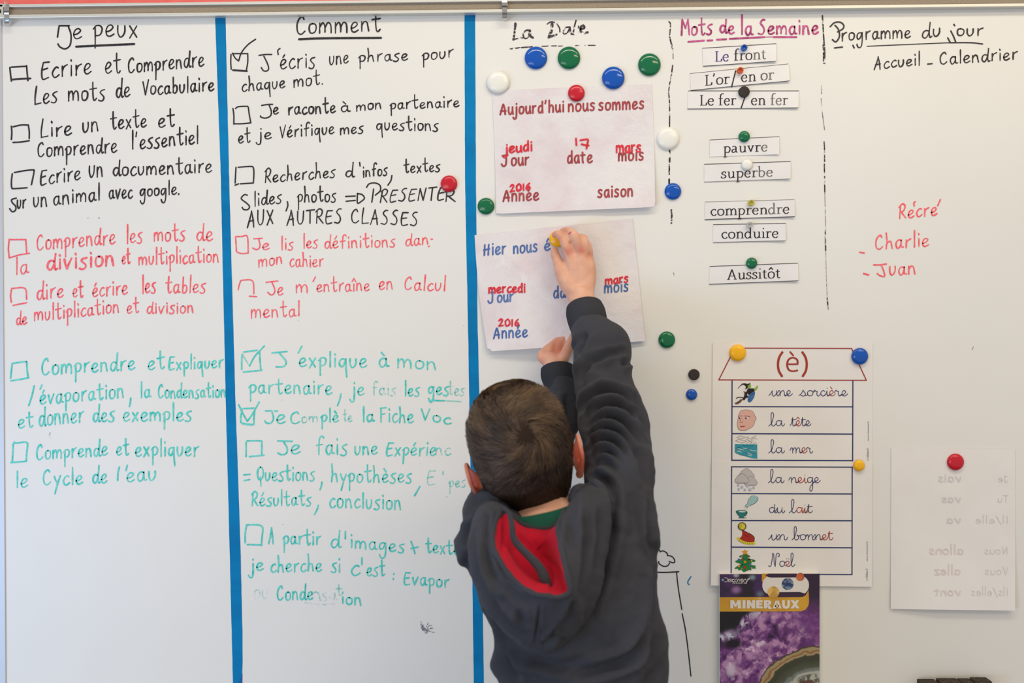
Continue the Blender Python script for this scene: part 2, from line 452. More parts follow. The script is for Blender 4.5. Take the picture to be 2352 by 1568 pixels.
# hooks that hang on the rail
def hook(px, py0, label):
    t = empty('rail_hook', P(px, py0, 0.012), label, 'hook', 'steel rail hooks')
    sx = 0.5*10.5*S
    prof = [(-2, .0135, 1.15), (6, .0145, 1.15), (9, .0165, 1.15), (14, .019, 1.12), (18, .0165, 1.0), (22, .0155, 1.0), (30, .0150, 1.0), (37, .012, 1.0), (39.5, .016, 1.0), (41, .0175, 1.0), (42.5, .0165, 1.0), (45, .0120, .97), (48, .0085, .8), (49.5, .0065, .45)]
    V = []; F = []
    for (dy, d, ws) in prof:
        x, y, z = P(px, py0+dy, d)
        V += [(x-sx*ws, y, z), (x+sx*ws, y, z), (x+sx*ws, y+0.0012, z), (x-sx*ws, y+0.0012, z)]
    for i in range(len(prof)-1):
        a = 4*i
        for k in range(4): F.append((a+k, a+(k+1) % 4, a+4+(k+1) % 4, a+4+k))
    F += [(3, 2, 1, 0), (4*len(prof)-4, 4*len(prof)-3, 4*len(prof)-2, 4*len(prof)-1)]
    mesh('spring_strip', V, F, STEEL, t)
    V, F = box(P(px, 0)[0]+sx*0.9, P(px, 0)[0]+sx*1.28, -0.0145, -0.004, P(0, py0+21)[2], P(0, py0-2)[2])
    bevel_obj(mesh('clip_side', V, F, ALU, t), 0.0005)
    return t
hook(1159, -1, 'bent steel hook on the rail above the handwritten date heading')
hook(15, 11, 'bent steel hook at the left end of the rail, beside the end cap')
ec = empty('rail_end_cap', P(2, 25, 0.012), 'pale metal end cap with a screw at the left end of the rail', 'cap')
V, F = pxprism([(-30, 8), (6.5, 8), (8, 42), (-30, 43)], 0.0, 0.0135)
bevel_obj(mesh('plate', V, F, ALU, ec), 0.0008)
sv = []; sf = []
for i in range(16): a = 2*PI*i/16; x, y, z = P(-2.5, 25, 0.0155); sv.append((x+.0028*math.cos(a), y, z+.0034*math.sin(a))); sv.append((x+.0032*math.cos(a), y+.002, z+.0038*math.sin(a)))
for i in range(16): sf.append((2*i, 2*((i+1) % 16), 2*((i+1) % 16)+1, 2*i+1))
sf.append(tuple(range(0, 32, 2)))
mesh('screw', sv, sf, SCREW, ec)

# blue painter's tape: two strips with edges that waver a little
TAPE = mat('blue_masking_tape', None, 0.7, 0.15, build=noisy(rgb(0, 116, 174), rgb(0, 128, 188), 5, 0.15, stretch=(1, 1, 5)))
TAPE_FOLD = mat('folded_blue_tape', rgb(0, 92, 168), 0.55, 0.3)
def tape(name, Lp, Rp, label):
    def at(T, y): 
        ys = [q[1] for q in T]; xs = [q[0] for q in T]; return float(np.interp(y, ys, xs))
    t = empty(name, P(Lp[-1][0], Lp[-1][1], 0.0), label, 'tape', 'blue tape strips dividing the whiteboard')
    ys = np.arange(Lp[0][1], Lp[-1][1]+1, 17.0); V = []; F = []
    top = (Rp[0][1]-Lp[0][1])
    for i, y in enumerate(ys):
        d = 0.00035
        jl = random.uniform(-.25, .25)
        for x, yy in ((at(Lp, y)+jl, y), (at(Rp, y)+jl, y+(top if i == 0 else 0))):
            V += [P(x, yy, d), P(x, yy, 0.0)]
    for i in range(len(ys)-1):
        a = 4*i; F += [(a, a+2, a+6, a+4), (a, a+4, a+5, a+1), (a+2, a+3, a+7, a+6)]
    mesh('strip', V, F, TAPE, t)
    return t
t1 = tape('masking_tape', [(494, 36), (507, 400), (518, 900), (527, 1250), (531, 1400), (535, 1568), (538, 1690)], [(518, 36), (526, 400), (540, 900), (552, 1250), (557, 1460), (557, 1530), (554, 1568), (560, 1690)], 'blue tape strip between the first and second columns of handwriting')
t2 = tape('masking_tape', [(1067, 31), (1068, 400), (1075, 750), (1081, 1100), (1086, 1400), (1088, 1568), (1089, 1690)], [(1091.5, 34), (1093, 400), (1097, 750), (1106, 1100), (1109, 1400), (1111, 1568), (1112, 1690)], 'blue tape strip running down behind the boy\'s head')
ik = Ink(); ik.poly([(557, 1525), (556.5, 1545), (548, 1568), (543, 1600), (556, 1600)], FLAT(0.0006)); ik.build('folded_edge', TAPE_FOLD, t1)
ik = Ink(); ik.poly([(1067, 31), (1071, 31), (1091.5, 35), (1091, 41), (1080, 37)], FLAT(0.0006)); ik.build('folded_edge', TAPE_FOLD, t2)

# ---------------------------------------------------------------- handwriting on the board
DB = FLAT(0.0005)
def pts(s):
    v = [float(a) for a in s.split()]; return list(zip(v[0::2], v[1::2]))
def page(name, ink, words, strokes, w, label=None, gap=3.0, jit=0.05):
    out = []
    for t in words:
        txt, x0, y0, x1, y1, xh = t[:6]; k = t[6] if len(t) > 6 else {}
        k = dict(k); ww = k.pop('w', w); ik = Ink()
        word(ik, HAND, txt, x0, y0, x1, y1, xh, ww*.93, DB, gap=gap, jit=jit, **k)
        out.append(ik.build('handwritten_word', ink, wb))
    items = []
    for s in strokes:
        s, ww = s if isinstance(s, tuple) else (s, w)
        p = pts(s); q = catmull(p, 5) if len(p) > 2 else p
        X_ = [v[0] for v in q]; Y_ = [v[1] for v in q]
        items.append([[min(X_), min(Y_), max(X_), max(Y_)], [(q, ww)]])
    merged = True
    while merged:
        merged = False
        for i in range(len(items)):
            for j in range(i+1, len(items)):
                A, B = items[i][0], items[j][0]
                if A[0]-6 < B[2] and B[0]-6 < A[2] and A[1]-6 < B[3] and B[1]-6 < A[3]:
                    items[i] = [[min(A[0], B[0]), min(A[1], B[1]), max(A[2], B[2]), max(A[3], B[3])], items[i][1]+items[j][1]]
                    items.pop(j); merged = True; break
            if merged: break
    for bb, ss in items:
        ik = Ink()
        for q, ww in ss: ik.stroke(q, ww, DB)
        wd, ht = bb[2]-bb[0], bb[3]-bb[1]
        nm = 'tick_box' if (len(ss) >= 3 and 25 < wd < 60 and 25 < ht < 75 and 'writing' in name) else ('underline' if wd > 5*max(ht, 1) and wd > 30 else 'pen_mark')
        if name == 'marker_drawing': nm = name
        out.append(ik.build(nm, ink, wb))
    if label and len(out): out[0]['label'] = label
    return out[0]
A3 = {'slant': 0.05}
page('marker_heading', K_INK, [('e', 167, 88, 187, 88, 23), ('peux', 214, 83.5, 316, 85, 25)],
     ['136 59 159 59', '136 59 134 70 132 85', '157 61 163 80 161 103 150 112 138 108 133 101', ('175 107 240 104 308 101', 5.0)], 3.7, 'black underlined handwritten heading, top left')
page('marker_writing', K_INK, [
    ('Ecrire', 94, 181.5, 209, 169, 23, {'asc': .85}), ('et', 241, 169, 276, 167, 24, {'asc': .9}), ('Comprendre', 294, 167.5, 468, 151, 20.5, {'asc': .75}),
    ('Les', 79, 239, 131, 234, 22, {'asc': .85}), ('mots', 156, 232, 240, 229, 22, {'asc': .9}), ('de', 266, 224, 298, 222, 22), ('Vocabulaire', 327, 218, 491, 208, 18)],
     ['22.5 155 24 170 26 186', '26 154 61 152', '61 151 62 165 64 185', ('26 183 45 181 70 180', 4.2)], 3.6, 'black marker handwriting beside the topmost left box')
page('marker_writing', K_INK, [
    ('Lire', 93, 315, 164, 309, 20, {'asc': 1.15}), ('un', 189, 305, 226, 300, 21), ('texte', 254, 297, 336, 291, 19.5), ('et', 363, 292, 400, 290, 20),
    ('Comprendre', 86, 361, 268, 349, 19.5, {'asc': .8}), ("l'essentiel", 302, 343, 455, 330, 20)],
     ['26 290 27 305 26 320', '30 291 48 287 65 287', '65 287 67 302 67 318', '30 327 48 326 67 323'], 3.6)
page('marker_writing', K_INK, [
    ('Ecrire', 92, 426, 184, 411, 20, {'asc': .95}), ('Un', 204, 407, 236, 404, 23, {'asc': .15}), ('documentaire', 259, 404, 486, 396, 19, {'asc': .9}),
    ('ur', 39, 478, 59, 478, 18), ('un', 76, 475, 108, 473, 22), ('animal', 122, 471, 229, 459, 20, {'asc': .8}), ('avec', 250, 457, 303, 454, 19), ('google.', 321, 451, 413, 446, 16, {'asc': .9})],
     ['28 399 26 418 27 431 32 433 62 431', '33 396 55 392 75 390 78 394 72 424', '37 455 27 458 28 465 36 474 35 483 28 486 22 479'], 3.5)
page('marker_writing', R_INK, [
    ('Comprendre', 84, 574, 264, 560, 21, {'asc': .8}), ('les', 290, 558, 326, 557, 21), ('mots', 353, 554, 424, 551, 20), ('de', 451, 553, 488, 553, 20),
    ('la', 35, 631, 64, 627, 20, {'asc': .8}), ('division', 107, 620, 262, 610, 22, {'w': 5, 'asc': .7}), ('et', 280, 606, 298, 605, 18), ('multiplication', 318, 608, 502, 601, 18)],
     ['21 549 19 570 20 583 21 592', '21 592 45 585 67 581.5', '24 550 40 550 59 550', '59 550 60 565 61 579'], 3.3, 'red marker handwriting, left column')
page('marker_writing', R_INK, [
    ('dire', 84, 689, 145, 681, 20), ('et', 167, 682, 190, 682, 19), ('écrire', 212, 681, 292, 676, 20, {'asc': .8}), ('les', 326, 673, 357, 672, 21), ('tables', 380, 672, 471, 672, 18.5, {'slant': .05}),
    ('de', 37, 747, 61, 744, 16), ('multiplication', 78, 737, 273, 717, 18), ('et', 291, 719, 318, 718, 17), ('division', 337, 720, 444, 718, 16, {'asc': .6})],
     ['27 662 57 662 61 687', '26 665 24 680 26 694', '30 701 45 698 61 695'], 3.3)
page('marker_writing', T_INK, [
    ('Comprendre', 95, 860, 309, 849, 20.5), ('et', 339, 850, 377, 846, 20), ('Expliquer', 387, 848, 512, 844, 16, {'asc': 1.1}),
    ('évaporation', 91, 929, 284, 912, 20.5, {'asc': .8}), ('la', 322, 913, 345, 912, 17), ('Condensation', 363, 914, 518, 912, 16.5),
    ('et', 41, 983, 75, 981, 20, {'asc': .8}), ('donner', 89, 979, 191, 968, 23, {'asc': .8}), ('des', 213, 968, 262, 967, 20), ('exemples', 282, 966, 439, 966, 19.5)],
     ['29 834 58 830 61 832 62 850 65 868', '28 834 26 850 24 868', '25 874 45 871 65 867', '78 886 74 905 66 931', '96 884 92 893', '300 914 299 924 297 933'], 3.6, 'teal marker handwriting, left column')
page('marker_writing', T_INK, [
    ('Comprende', 83, 1055, 246, 1045, 19, {'asc': 1.1}), ('et', 267, 1046, 295, 1044, 19), ('expliquer', 310, 1047, 456, 1047, 20),
    ('le', 36, 1119, 63, 1117, 20, {'asc': .8}), ('Cycle', 98, 1114, 189, 1111, 20, {'asc': .8}), ('de', 212, 1110, 245, 1108, 20), ('eau', 290, 1106, 358, 1103, 21)],
     ['32 1015 37 1017 58 1015 63 1020 61 1040 60 1059', '30 1019 29 1040 28 1060', '25 1062 60 1059', '274 1072 271 1085 270 1103', '292 1068 289 1080'], 3.6)
ik = Ink(); ik.stroke(catmull(pts('115 994 113 1000 114 1006'), 4), 3, DB); ik.stroke(pts('200 501 209 500'), 1.5, DB); ik.stroke(pts('226 501 228 500'), 2, DB); ik.build('stray_ink_mark', K_FAINT, wb)

page('marker_heading', K_INK, [('Comment', 680, 78, 873, 71, 22.5, {'asc': .95})], [('687 90 740 88 875 87', 5.2)], 3.7, 'black underlined handwritten heading of the second column')
page('marker_writing', K_INK, [
    ('écris', 643, 158, 723, 154, 21, {'asc': .7}), ('une', 756, 149, 800, 144, 18), ('phrase', 824, 142, 936, 138, 15), ('pour', 970, 138, 1041, 131, 15),
    ('chaque', 555, 210, 654, 201, 16), ('mot.', 674, 201, 743, 193, 17)],
     ['530.5 125 530 142 531 159', '534 123 569 123', '569 123 569 142 566 160', ('535 161 567 163', 4.2), '534 122 540 133 548 140', '548 140 555 120 570 102 587 90', '595 127 610 125 624 125', '606 129 611 139 615 148 617 158 612 163 605 162 600 155', '643 111 638 116 639 125'], 3.1, 'black marker handwriting beside the topmost ticked box')
page('marker_writing', K_INK, [
    ('e', 627, 263, 639, 262, 15), ('raconte', 661, 263, 770, 258, 16, {'w': 3.8, 'asc': 1.1}), ('à', 782, 256, 802, 256, 14), ('mon', 818, 255, 876, 249, 13), ('partenaire', 896, 251, 1054, 245, 13.5, {'asc': 1.2}),
    ('et', 547, 328, 574, 326, 16, {'asc': 1.1}), ('je', 592, 319, 623, 318, 14), ('Vérifique', 642, 317, 767, 306, 15.5, {'asc': .9}), ('mes', 781, 310, 834, 304, 14), ('questions', 864, 298, 1006, 300, 15, {'asc': 1.2})],
     ['541 249 547 245 565 244 570 246 572 260 576 282', '535 249 537 265 537 285', '537 284 555 284 576 282', '601 242 613 240 626 239.5', '618 241 623 255 621 266 610 271 600 269 598 266'], 3.2)
page('marker_writing', K_INK, [
    ('Recherches', 608, 419, 769, 406, 15.5, {'asc': 1.15, 'slant': .04}), ('d', 793, 406, 811, 406, 14, {'asc': 1.4}), ('infos', 833, 406, 889, 402, 14.5), ('textes', 928, 396, 1010, 393, 14, {'asc': 1.2}),
    ('lides', 583, 473, 646, 465, 16.5), ('photos', 683, 464, 771, 462, 17), ('RESENTE', 872, 464, 1020, 458, 17, {'asc': .9, 'slant': .12}), ('R', 1022, 462, 1045, 462, 14),
    ('AUX', 568, 520, 628, 514, 20), ('AUTRES', 659, 515, 785, 512, 18), ('CLASSES', 806, 512, 960, 518, 17.5)],
     ['542 384 541 400 540 420', '547 384 576 382 582 386 583 400 582 417', '540 425 548 422', '552 422 582 420', '826 373 827 381', '900 403 898 414 891 425', '568 448 561 447 554 456 566 466 573 474 569 481 560 481 556 476',
      '660 463 661 472 657 484', '794 451 816 450', '795 462 816 460', '821 444 821 466 830 462 837 455 832 447 821 444', '842 430 848 422 862 420 873 426 873 438 862 448', '858 434 856 450 854 464'], 3.2, 'black marker handwriting ending in capital letters')
page('marker_writing', R_INK, [
    ('e', 602, 573, 618, 572, 14), ('lis', 645, 573, 673, 572, 15), ('les', 696, 570, 729, 569, 16), ('définitions', 745, 570, 907, 566, 15.5), ('dan', 931, 565, 984, 560, 15, {'asc': .8}),
    ('mon', 593, 614, 648, 605, 17, {'xh2': 15}), ('cahier', 665, 612, 742, 612, 17, {'asc': .8}), ('e', 637, 677, 650, 676, 18), ('m', 679, 673, 707, 673, 19), ('entraîne', 727, 670, 848, 667, 16, {'asc': 1.2}),
    ('en', 870, 666, 902, 663, 18), ('Calcul', 928, 665, 1022, 667, 16.5, {'slant': .08}), ('mental', 576, 731, 688, 725, 19, {'xh2': 16})],
     ['541 543 555 543 568 543 570 581', '541 544 542 560 543 577', '545 579 555 582 570 581', '583 548 602 547', '594 548 597 565 590 573 580 569', '547 665 549 655 552 647', '552 645 558 643 580 645 583 674', '573 680 589 681',
      '611 648 638 645', '624 647 631 664 629 674 622 677 615 671', '724 636 719 646', '990 549 993 549', '984 566 986 565'], 3.0, 'red marker handwriting, second column')
page('marker_writing', T_INK, [
    ('explique', 686, 842, 842, 843, 19.5, {'asc': .75}), ('à', 869, 842, 891, 842, 20), ('mon', 912, 843, 1002, 848, 20, {'xh2': 17}),
    ('partenaire', 572, 902, 762, 905, 19, {'asc': .8}), ('je', 807, 907, 836, 907, 17), ('les', 929, 908, 963, 908, 17), ('ges', 983, 905, 1030, 906, 17)],
     ['556 813 555 830 555 848', '560 808 575 806 590 804', '596 806 597 828 599 850', '559 854 601 850', '573 840 585 818 607 794', '625 810 659 807', '640 809 650 820 657 830 655 838 648 842 634 842', '693 795 685 810', '783 904 780 918 775 931', '990 919 1020 920'], 3.5, 'teal marker handwriting, second column')
page('marker_writing', T_FADE, [('fais', 853, 906, 909, 907, 15), ('tes', 1030, 906, 1066, 908, 15), ('om', 692, 970, 730, 970, 13), ('te', 788, 968, 808, 968, 14), ('nc', 1000, 1044, 1034, 1045, 16), ('E', 980, 1112, 1000, 1112, 18), ('pes', 1031, 1118, 1068, 1118, 14), ('n', 714, 1376, 738, 1378, 17), ('t', 772, 1366, 785, 1367, 12)],
     ['557 813 565 828 573 840', '1020 920 1045 921 1060 922', '1018 1082 1017 1090'], 3.2, 'half rubbed out teal handwriting')
page('marker_writing', T_GHOST, [('ou', 583, 1374, 615, 1374, 20), ('sa', 738, 1378, 772, 1378, 16)], ['700 1384 740 1388 790 1384'], 3.4, 'nearly erased teal letters')
page('marker_writing', T_INK, [
    ('e', 634, 972, 655, 972, 20), ('C', 666, 972, 690, 972, 15, {'asc': .9}), ('plè', 737, 969, 777, 968, 15), ('la', 832, 968, 858, 968, 16), ('Fiche', 872, 968, 949, 970, 19, {'asc': .9}), ('Voc', 966, 963, 1034, 974, 14),
    ('e', 667, 1042, 689, 1041, 20), ('fais', 725, 1044, 797, 1043, 21), ('une', 814, 1043, 866, 1043, 18), ('Expérie', 886, 1046, 1000, 1045, 17.5, {'slant': .08}),
    ('Questions', 590, 1104, 722, 1103, 18), ('hypothèses', 760, 1106, 945, 1108, 19)],
     ['557 938 583 937', '556 943 553 955 553 970', ('557 972 568 974 580 975', 4.5), '585 945 583 960 583 974', '548 929 558 950 568 967', '568 967 580 950 595 923', '610 943 622 943', '624 944 628 960 622 971 612 971 608 966', '630 943 637 944',
      '565 1015 565 1048', '567 1012 598 1012 601 1018 601 1044', '573 1048 606 1045', '638 1012 671 1013', '651 1014 659 1028 658 1040 648 1044 638 1040', '560 1090 574 1089', '561 1103 573 1101', '739 1107 738 1115 735 1124', '964 1117 958 1128 952 1138'], 3.5)
page('marker_writing', T_INK, [
    ('Résultats', 578, 1161, 714, 1160, 17), ('conclusion', 756, 1164, 921, 1169, 20, {'asc': .7}), ('A', 617, 1247, 629, 1247, 19), ('partir', 650, 1249, 736, 1251, 18, {'asc': .9}), ('d', 759, 1257, 780, 1256, 20), ('images', 804, 1257, 928, 1268, 17.5), ('texte', 978, 1268, 1054, 1273, 16),
    ('je', 574, 1310, 604, 1310, 17), ('cherche', 621, 1313, 738, 1311, 18), ('si', 761, 1313, 781, 1315, 19), ('c', 805, 1320, 824, 1320, 22), ('est', 842, 1321, 883, 1322, 18), ('Evapor', 927, 1341, 1031, 1349, 17), ('Conde', 636, 1377, 718, 1377, 18), ('ion', 784, 1385, 830, 1390, 16)],
     ['731 1160 728 1170 722 1181', '566 1207 563 1225 563 1246', '566 1205 592 1205 603 1211 602 1230 600 1252', '568 1250 601 1251', '793 1220 793 1237', '944 1243 949 1257 953 1271', '944 1259 960 1256', '831 1280 831 1296', '904 1317 904.5 1319', '903 1328 903.5 1330'], 3.5)
ik = Ink()
for s, w_ in (('965 1426 974 1436', 1.2), ('967 1434 972 1446 979 1453', 5), ('972 1440 981 1451', 5), ('976 1444 986 1449 997 1452', 3), ('983 1430 982 1434', 3), ('984 1438 990 1436', 3), ('988 1443 993 1442', 3), ('980 1438 984 1446', 3), ('971 1438 977 1449', 4)):
    p = pts(s); ik.stroke(catmull(p, 4) if len(p) > 2 else p, w_, DB)
ik.build('ink_smudge', SMUDGE, wb)['label'] = 'grey fingerprint-like smudge of marker'

# right part of the board
page('marker_heading', K_WORN, [], [('1184 54 1183 62', 6), ('1183 62 1182 74 1179 91', 4.5), ('1179 91 1190 88 1201 87', 3), ('1218 70 1208 70 1202 80 1206 88 1213 84 1217 72', 4), ('1217 70 1218 82 1224 86', 5.5),
     ('1268 55 1267 68 1262 83', 7), ('1260 86 1268 83 1278 79', 5), ('1257 55 1266 50 1277 53 1285 64 1286 73', 3), ('1308 62 1298 64 1294 76 1302 76 1309 64', 3.4), ('1309 62 1311 76 1317 79', 4), ('1323 47 1320 58 1317 73', 3.4), ('1329 60 1329 64', 3), ('1329 73 1329 76', 3),
     ('1334 67 1342 64 1340 58 1334 62 1334 72 1342 76 1350 74', 5)], 4, 'worn black handwritten heading above the date cards')
page('marker_line', K_WORN, [], [('1172 112 1190 110 1222 107', 3), ('1245 106 1278 105', 2.2), ('1282 105.5 1293 105.5', 2), ('1322 104.5 1332 104', 2), ('1344 104 1355 104 1367 104', 2.2)], 2)
ik = Ink()
for s, w_ in (('1536 49 1540 55 1539 70 1538 80', 3), ('1538 85 1542 100 1546 117', 3.4), ('1546 117 1546 135', 1.5), ('1545 150 1543 165 1541 180', 3), ('1540 182 1537 200 1536 212', 2.5), ('1536 214 1538 240 1538 290', 2.8), ('1538 343 1538 372', 4), ('1537.5 378 1537 400', 3.5), ('1537 410 1537 421', 4), ('1542 482 1543 495 1542 512', 4)):
    p = pts(s); ik = Ink(); ik.stroke(catmull(p, 8) if len(p) > 2 else p, w_, DB); ik.build('divider_line', K_WORN, wb)
for s, w_ in (('1889 36 1891 70 1893 102', 3.4), ('1892 104 1893 120 1893 144', 6), ('1893 325 1894 350 1894 371', 2.8), ('1893.5 377 1894 410 1894.5 441', 2.8), ('1895.5 530 1896 550 1896.5 575', 2.8), ('1900 684 1901.5 700', 3)):
    p = pts(s); ik = Ink(); ik.stroke(catmull(p, 8) if len(p) > 2 else p, w_, DB); ik.build('divider_line', K_WORN, wb)
ik = Ink()
for s, w_ in (('1887 196 1887 215', 2), ('1886 226 1889 260 1894 298', 2), ('1894.5 442 1896 500 1896.5 530', 1.8), ('1896.5 575 1898 630 1900 684', 1.6), ('1547 626 1549 634', 1.5), ('2236 796 2233 802', 2.0), ('1901.5 700 1902.5 710', 2)):
    p = pts(s); ik.stroke(catmull(p, 8) if len(p) > 2 else p, w_, DB)
for _ in range(26): 
    x = random.choice([random.uniform(1500, 1640), random.uniform(1980, 2340), random.uniform(1060, 1110), random.uniform(560, 1040)]); y = random.uniform(600, 1560)
    if 2040 < x < 2340 and 1020 < y < 1405: continue
    ik.stroke([(x, y), (x+random.uniform(-1, 1), y+random.uniform(.5, 1.5))], 1.1, DB)
o = ik.build('stray_ink_marks', K_FAINT, wb); o['kind'] = 'stuff'
page('marker_heading', M_INK, [('Mots', 1564, 81, 1635, 78, 19, {'asc': 1.0}), ('de', 1653, 75, 1686, 78, 17, {'asc': .8}), ('la', 1701, 79, 1728, 80, 20, {'asc': 1.1}), ('Semaine', 1742, 78, 1879, 78, 18.5)],
     ['1581 96 1617 93', '1625 93 1636 92.5', '1647 91 1668 90', '1676 89 1720 87 1755 85', ('1755 85 1777 84.5', 2), '1777 85 1829 85'], 4.4, 'magenta marker heading of the word list')
page('marker_heading', K_INK, [('rogramme', 1932, 93, 2091, 86, 17), ('du', 2117, 88, 2160, 81, 16.5), ('our', 2197, 82, 2258, 82, 15.5)],
     ['1907 61 1917 52 1930 51 1938 58 1936 66 1924 73', '1918 58 1926 68 1928 84 1920 96 1912 91', '2184 71 2190 83 2195 96', '2177 87 2182 96', '2191 56 2193 59', ('1992 106 2062 103 2180 98', 2.2), ('2180 98 2230 98 2257 101', 3), '1917 110 1935 108', '1959 104 1962 110'], 3.5, 'black handwritten heading at the top right')
page('marker_writing', K_INK, [('Accueil', 2008, 158, 2113, 149, 15), ('Calendrier', 2158, 148, 2337, 136, 16, {'asc': .85})], ['2131 147 2141 146'], 3.3, 'black handwriting under the top right heading')
page('marker_writing', R_INK, [('Recre', 2065, 502, 2152, 493, 18), ('Charlie', 2010, 573, 2133, 564, 18), ('uan', 2042, 632, 2103, 629, 19)],
     ['2102 463 2099 466 2100 473', '2160 458 2154 472', '1975 579 1985 581', ('1984 628 1995 631', 4), '2007 608 2020 608 2036 606', '2024 608 2029 620 2032 634 2022 633 2015 628'], 3.4, 'red handwritten list on the right side')
page('marker_drawing', K_INK, [], ['1505 1258 1512 1260 1517 1267', '1516 1266 1524 1265 1532 1270 1534 1276', '1533 1275 1544 1278 1550 1287 1547 1292 1537 1289', '1538 1293 1533 1299 1524 1300 1514 1294 1513 1289',
     ('1500 1313.5 1530 1314 1559 1312.5', 3), '1554 1314 1558 1350 1566 1399', '1567 1409 1575 1450 1582 1505 1587 1552'], 2.6, 'black line drawing of a cloud over a box')
page('marker_drawing', B_INK, [], ['1587 1324 1581 1333 1580 1339 1583 1342'], 2.6, 'small blue hook-shaped mark')
# ---------------------------------------------------------------- cards, strips, poster, sheet, book
def quad_sheet(name, corners, dfun, m, parent=None, nu=24, nv=18, thick=0.0004, edge=None, chamfer=None):
    """corners TL,TR,BR,BL in photo pixels; dfun(px,py) = distance from the board"""
    TL, TR, BR, BL = [np.array(c, float) for c in corners]
    V = []; F = []
    for j in range(nv+1):
        v = j/nv
        for i in range(nu+1):
            u = i/nu
            p = (TL*(1-u)+TR*u)*(1-v)+(BL*(1-u)+BR*u)*v
            if edge: p = p+np.array(edge(u, v))
            V.append(P(p[0], p[1], dfun(p[0], p[1])))
    n = len(V); w = nu+1
    V += [(x, y+thick, z) for x, y, z in V]
    for j in range(nv):
        for i in range(nu):
            a = j*w+i; q = (a, a+w, a+w+1, a+1); F.append(q); F.append(tuple(k+n for k in q[::-1]))
    rim = [i for i in range(w)]+[j*w+nu for j in range(1, nv+1)]+[nv*w+i for i in range(nu-1, -1, -1)]+[j*w for j in range(nv-1, 0, -1)]
    for k in range(len(rim)):
        a, b = rim[k], rim[(k+1) % len(rim)]; F.append((a, b, b+n, a+n))
    o = mesh(name, V, F, m, parent, smooth=True); o.data.set_sharp_from_angle(angle=math.radians(50)); return o
def _lam(nt, b):
    n = noise(nt, 9, 4, 0.6); r = ramp(nt, n.outputs[0], [(0.34, rgb(224, 210, 214)), (0.52, rgb(230, 224, 226)), (0.7, rgb(232, 228, 228))])
    nt.links.new(r.outputs[0], b.inputs['Base Color'])
    n2 = noise(nt, 22, 5, 0.62); bump(nt, b, n2.outputs[0], 0.6, 0.005)
LAM = mat('laminated_paper', None, 0.22, 0.5, build=_lam)
PAPER = mat('white_paper', None, 0.75, 0.25, build=noisy(rgb(232, 228, 226), rgb(236, 232, 230), 14, 0.08, bdist=0.003))
STRIP = mat('glossy_word_strip', None, 0.28, 0.45, build=noisy(rgb(228, 226, 226), rgb(234, 232, 232), 20, 0.12, bdist=0.002))
EDGEK = mat('printed_black_edge', rgb(62, 56, 58), 0.5, 0.3)
CRD = ink_mat('dark_red_print', rgb(158, 58, 64), rgb(172, 76, 80), scale=60)
CBL = ink_mat('blue_print', rgb(66, 98, 165), rgb(92, 125, 185), scale=60)
RPEN = ink_mat('red_pen_ink', rgb(205, 36, 44), rgb(232, 58, 84), scale=240)
BPRINT = ink_mat('black_print', rgb(38, 30, 42), rgb(58, 50, 56), scale=60)
GPRINT = ink_mat('faded_grey_print', rgb(84, 80, 82), rgb(130, 126, 120), scale=60)
VPRINT = ink_mat('violet_print', rgb(62, 48, 118), rgb(80, 66, 130), scale=60)
NAVY = mat('navy_print', rgb(32, 46, 104), 0.5, 0.3)
NAVY2 = mat('navy_script_print', rgb(52, 56, 108), 0.5, 0.3)
RED_P = mat('brick_red_print', rgb(165, 56, 48), 0.5, 0.3)

# date card 1
def d1(x, y):
    v = (y-200)/280; u = (x-1130)/370
    return 0.0012+max(0, v-0.35)**2*0.020*(0.25+u)+0.0004*math.sin(x*0.05)
C1 = [(1130, 208), (1497, 193), (1505, 475), (1140, 491)]
c1 = empty('date_card', P(1318, 350, 0.001), 'laminated card with dark red print, held up by four magnets, nearest the heading', 'card', 'laminated date cards')
quad_sheet('sheet', C1, d1, LAM, c1, 30, 24, edge=lambda u, v: (1.5*math.sin(v*PI)-(2 if v > .99 and u > .99 else 0), -(2 if v > .99 and (u < .01 or u > .99) else 0)))
up = lambda f, e=0.0007: (lambda x, y: f(x, y)+e)
f = up(d1)
words_apart([("Aujourd'hui", 1149, 263, 1295, 256, 16), ('nous', 1305, 256, 1366, 253, 16.5), ('sommes', 1375, 253, 1479, 249, 16.5), ('J', 1152, 380, 1168, 379, 16), ('our', 1174, 380, 1215, 378, 17), ('date', 1303, 374, 1360, 373, 17), ('mois', 1420, 369, 1478, 367, 16.5), ('Année', 1156, 462, 1237, 459, 16.5), ('saison', 1373, 453, 1453, 450, 16.5)], 'printed_word', CRD, c1, CARD, 4.0, f, gap=3.2)
f = up(d1, 0.001)
words_apart([('jeudi', 1160, 352, 1222, 345, 14), ('mars', 1415, 350, 1472, 348, 15), ('2016', 1171, 440, 1218, 435, 10)], 'pen_word', RPEN, c1, CARD, 4.2, f, gap=2.5, jit=.05)
ik = Ink()
for s in ('1323 318 1324 333', '1333 322 1350 320 1349 330 1347 341', '1336 331 1344 333 1352 334'): p = pts(s); ik.stroke(catmull(p, 4) if len(p) > 2 else p, 4.2, f)
ik.build('pen_word', RPEN, c1)
